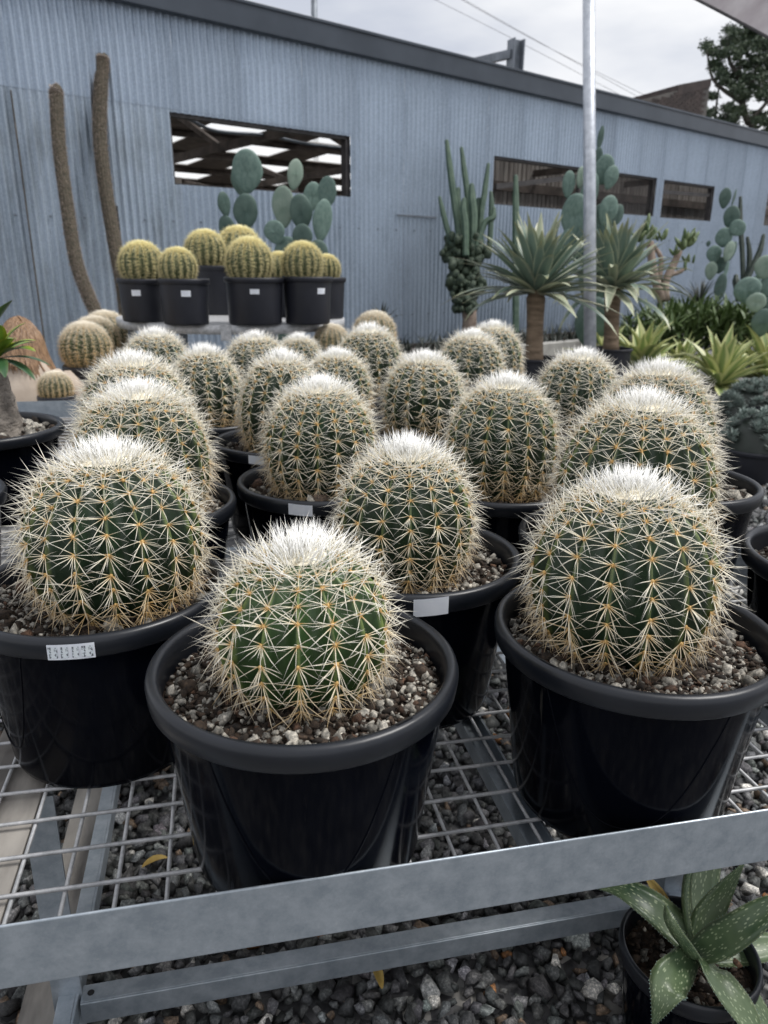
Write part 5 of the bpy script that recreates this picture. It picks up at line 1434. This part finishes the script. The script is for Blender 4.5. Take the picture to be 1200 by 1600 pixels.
for i, (x_, y_, d_, sc_, lab) in enumerate([(1010, 545, 9.6, 56, 'leftmost dark green bush of the low hedge'), (1055, 535, 9.8, 60, 'dark green bush second from left in the low hedge'), (1105, 535, 9.9, 60, 'dark green bush in the middle of the low hedge'),
                                         (1150, 540, 9.7, 60, 'dark green bush right of middle in the low hedge'), (1195, 545, 9.4, 60, 'dark green bush at the right end of the low hedge'), (1080, 510, 10.6, 34, 'brighter green bush behind the low hedge')]):
    g0 = np.array(at(x_, y_, d_)); g0[2] = max(0, g0[2])
    t = empty('green_bush', g0, 0, lab, 'bush', 'low hedge bushes'); rg = np.random.default_rng(200 + i); bl2 = []
    for k in range(420):
        az = rg.uniform(0, 6.28); b0 = (rg.normal(0, .22), rg.normal(0, .16), rg.uniform(-0.1, px(d_) * sc_ * .75))
        bl2.append(blade(px(d_) * sc_ * rg.uniform(.35, .7), px(d_) * sc_ * 0.085, R(rg.uniform(-10, 85)), R(rg.uniform(0, 60)), az, b0, 0.2, 5, prof='lance'))
    o = joined('foliage', M['fan'], t, bl2); MB().tube([(0, 0, -g0[2] - 0.02), (0, 0, 0.15)], 0.025, 7).obj('stem', M['bark'], t, True)
for i, s_ in enumerate(np.linspace(5.9, 12.2, 9)):
    g0 = shedp(s_, -1.15, 0.14); t = empty('strap_plant', g0, 0, ['first', 'second', 'third', 'fourth', 'fifth', 'sixth', 'seventh', 'eighth', 'ninth'][i] + ' dark low strap leaved plant from the left along the kerb', 'plant', 'dark strap plants along the kerb')
    rg = np.random.default_rng(400 + i); bl2 = []
    for k in range(150):
        bl2.append(blade(rg.uniform(.16, .34), 0.016, R(rg.uniform(25, 85)), R(rg.uniform(20, 100)), rg.uniform(0, 6.28), (rg.normal(0, .16), rg.normal(0, .16), 0), 0.2, 5))
    joined('foliage', M['grass_dark'], t, bl2)
def mound(label, x_, ytop, d_, wpx, hpx, seed, pot_label, Rr):
    P = np.array(at(x_, ytop + hpx, d_)); Hp = round(P[2], 3)
    pt = empty('plant_pot', (P[0], P[1], 0), 0, pot_label, 'pot', 'black pots of the blue grey mounds')
    wm, rm = pot_mesh(Rr, Hp, True); ob('wall', wm, pt); ob('rim', rm, pt)
    t = empty('succulent_mound', (P[0], P[1], Hp - 0.02), 0, label, 'plant', 'blue grey succulent mounds'); rg = np.random.default_rng(seed); bl2 = []
    rx = px(d_) * wpx / 2; hz = px(d_) * hpx
    for k in range(90):
        a = rg.uniform(0, 6.28); u_ = math.sqrt(rg.random()); c = np.array([rx * u_ * math.cos(a), rx * u_ * math.sin(a), hz * math.sqrt(max(0, 1 - u_ ** 2)) * rg.uniform(.75, 1.0)])
        nl = 12; s = rg.uniform(.035, .06)
        for j in range(nl):
            bl2.append(blade(s, s * .30, R(75 - 60 * j / nl), R(10), j * 2.4 + a, tuple(c), 0.3, 4, prof='oval'))
    joined('rosettes', M['blue_leaf'], t, bl2)['kind'] = 'stuff'
    V, F = lathe([(rx * .9, 0.0), (rx * .8, hz * .45), (rx * .4, hz * .8), (0, hz * .88)], 20); ob('core', mesh('core', V, F, M['grass_dark'], True), t)
mound('front blue grey succulent mound at the right edge', 1180, 636, 4.25, 104, 62, 11, 'black pot of the front blue grey mound', 0.20)
mound('blue grey succulent mound behind the front one at right', 1182, 592, 5.2, 84, 36, 12, 'black pot of the rear blue grey mound', 0.19)
mound('blue grey succulent mound half hidden beside the cactus farthest right', 1138, 612, 5.0, 44, 40, 13, 'black pot of the half hidden blue grey mound', 0.16)

# ------------------------------------------------------------------ spotted aloe under the bench edge
AD = 1.08
ac = np.array(at(1085, 1478, AD)); ag = np.array([ac[0], ac[1] + 0.012, 0.0]); AH = 0.185
ap = empty('plant_pot', ag, 0, 'black pot on the gravel holding the spotted aloe', 'pot')
wm, rm = pot_mesh(0.098, AH); ob('wall', wm, ap); ob('rim', rm, ap)
make_soil(ap, 0.098, AH, 260, 0.004, 0.25, False, 0.02)
al = empty('spotted_aloe', (ag[0], ag[1], AH - 0.03), 0, 'green aloe with pale spots in a pot under the bench edge', 'plant')
a0 = np.array([ag[0], ag[1], AH - 0.03])
def thick_leaf(name, pts, ups, widths, thick, chan, mat, parent, seg=16, teeth=True):
    P = spline(pts, seg); U = spline(ups, seg); Wd = spline([[w_] for w_ in widths], seg)[:, 0]; V = []; C = []; F = []
    ring = [(-1, 0), (-.55, 1), (0, 1), (.55, 1), (1, 0), (.6, -1), (0, -1), (-.6, -1)]; n = len(ring)
    mbt = MB()
    for i in range(seg):
        d = P[min(i + 1, seg - 1)] - P[max(i - 1, 0)]; d /= np.linalg.norm(d); u = U[i] - d * (U[i] @ d); u /= np.linalg.norm(u); s = np.cross(d, u)
        w_ = max(Wd[i], 0.0006) / 2; th = min(thick, w_ * 0.5)
        for x_, tb__ in ring:
            z = chan * w_ * x_ * x_ + (0 if tb__ == 0 else (-th * 0.15 if tb__ > 0 else -th) * (1 - x_ * x_))
            V.append(P[i] + s * x_ * w_ + u * z); C.append((i / (seg - 1), abs(x_), (x_ + 1) / 2 * 0.5 + (0.5 if tb__ < 0 else 0)))
        if teeth and 0 < i < seg - 1:
            for sd_ in (-1, 1):
                for q_ in (0.0, 0.5):
                    Pi = P[i] * (1 - q_) + P[i + 1] * q_; wi = (Wd[i] * (1 - q_) + Wd[i + 1] * q_) / 2
                    e = Pi + s * sd_ * wi * 0.985 + u * chan * wi * .97
                    mbt.add([e - d * 0.0011, e + d * 0.0011, e + s * sd_ * 0.0016 + d * 0.0008 + u * 0.0004, e - u * 0.0012], [(0, 1, 2), (0, 2, 3), (1, 3, 2)])
    for i in range(seg - 1):
        for k in range(n):
            a, b = i * n + k, i * n + (k + 1) % n; F.append((a, b, b + n, a + n))
    F.append(tuple((seg - 1) * n + k for k in range(n)))
    o = ob(name, mesh(name, V, F, mat, True, np.array(C)), parent)
    if teeth: mbt.obj('teeth', M['pad'], o)
    return o
def aloe_leaf(px_pts, ups, widths, thick=0.007, chan=0.28, mat='aloe', teeth=True):
    pts = [np.array(at(x_, y_, AD + dd)) - a0 for x_, y_, dd in px_pts]
    thick_leaf('leaf', pts, ups, [w_ * px(AD) for w_ in widths], thick, chan, M[mat], al, teeth=teeth)
Zu = (0, 0, 1)
aloe_leaf([(1086, 1482, 0), (1050, 1445, .02), (1010, 1412, .03), (968, 1388, .05), (930, 1386, .07)], [(.3, -.6, .7), (.3, -.6, .7), (.2, -.5, .8), (.1, -.4, .9), (0, -.3, 1)], [52, 56, 50, 34, 3], chan=0.2)
aloe_leaf([(1092, 1475, .02), (1090, 1430, .06), (1096, 1385, .08), (1106, 1330, .10), (1118, 1270, .12)], [(0, -1, .3)] * 5, [50, 56, 54, 44, 10], chan=0.25)
aloe_leaf([(1088, 1482, .01), (1076, 1440, .02), (1072, 1395, .03), (1078, 1350, .04), (1086, 1310, .05)], [(.9, -.5, .2)] * 5, [30, 34, 30, 22, 4], chan=0.4)
aloe_leaf([(1092, 1482, 0), (1104, 1440, .01), (1122, 1408, .01), (1142, 1378, .0), (1163, 1348, -.01)], [(-.6, -.7, .5)] * 5, [36, 44, 36, 20, 2], chan=0.4)
aloe_leaf([(1092, 1488, -.01), (1125, 1470, -.03), (1160, 1448, -.05), (1200, 1420, -.06), (1245, 1395, -.07)], [(-.2, -.6, .9)] * 5, [36, 50, 46, 34, 4], chan=0.35)
aloe_leaf([(1096, 1490, .02), (1135, 1488, .03), (1175, 1482, .04), (1215, 1478, .05), (1262, 1480, .06)], [(0, -.5, 1)] * 5, [36, 46, 46, 36, 4], chan=0.2)
aloe_leaf([(1092, 1492, -.02), (1112, 1520, -.05), (1138, 1555, -.07), (1168, 1592, -.08), (1200, 1636, -.08)], [(.5, -.6, .6)] * 5, [42, 52, 52, 42, 5], chan=0.25)
aloe_leaf([(1082, 1490, -.02), (1062, 1512, -.05), (1044, 1536, -.08), (1034, 1566, -.09), (1020, 1604, -.08)], [(-.4, -.8, .4)] * 5, [34, 54, 56, 30, 2], chan=0.2)
aloe_leaf([(1080, 1490, -.03), (1066, 1470, -.05), (1052, 1450, -.06), (1044, 1432, -.06), (1040, 1414, -.055)], [(.8, .2, .6)] * 5, [34, 36, 34, 28, 6], chan=0.5)
aloe_leaf([(1098, 1488, .03), (1130, 1512, .03), (1160, 1545, .02), (1190, 1585, .01), (1215, 1625, 0)], [(.3, -.4, .8)] * 5, [34, 40, 40, 32, 4], chan=0.2)
aloe_leaf([(1046, 1420, .05), (1030, 1398, .06), (1016, 1380, .07), (1008, 1372, .07)], [(0, -.6, .8)] * 4, [14, 18, 14, 2], thick=0.002, chan=0.6, mat='deadleaf', teeth=False)

# fallen leaves on the gravel
for (x_, y_, az, lab) in ((597, 1545, 1.9, 'curled yellow fallen leaf on the gravel in front of the bench'), (222, 1356, 0.5, 'brown fallen leaf on the gravel under the bench')):
    r = ray(x_, y_); P = CAM + r * ((0.03 - CAM[2]) / r[2])
    V, F, C = blade(0.05, 0.016, 0.25, 0.6, az, (0, 0, 0), 0.5, prof='oval')
    tag(ob('fallen_leaf', mesh('fallen_leaf', V, F, M['deadleaf'], True, C), loc=P), lab, 'leaf')
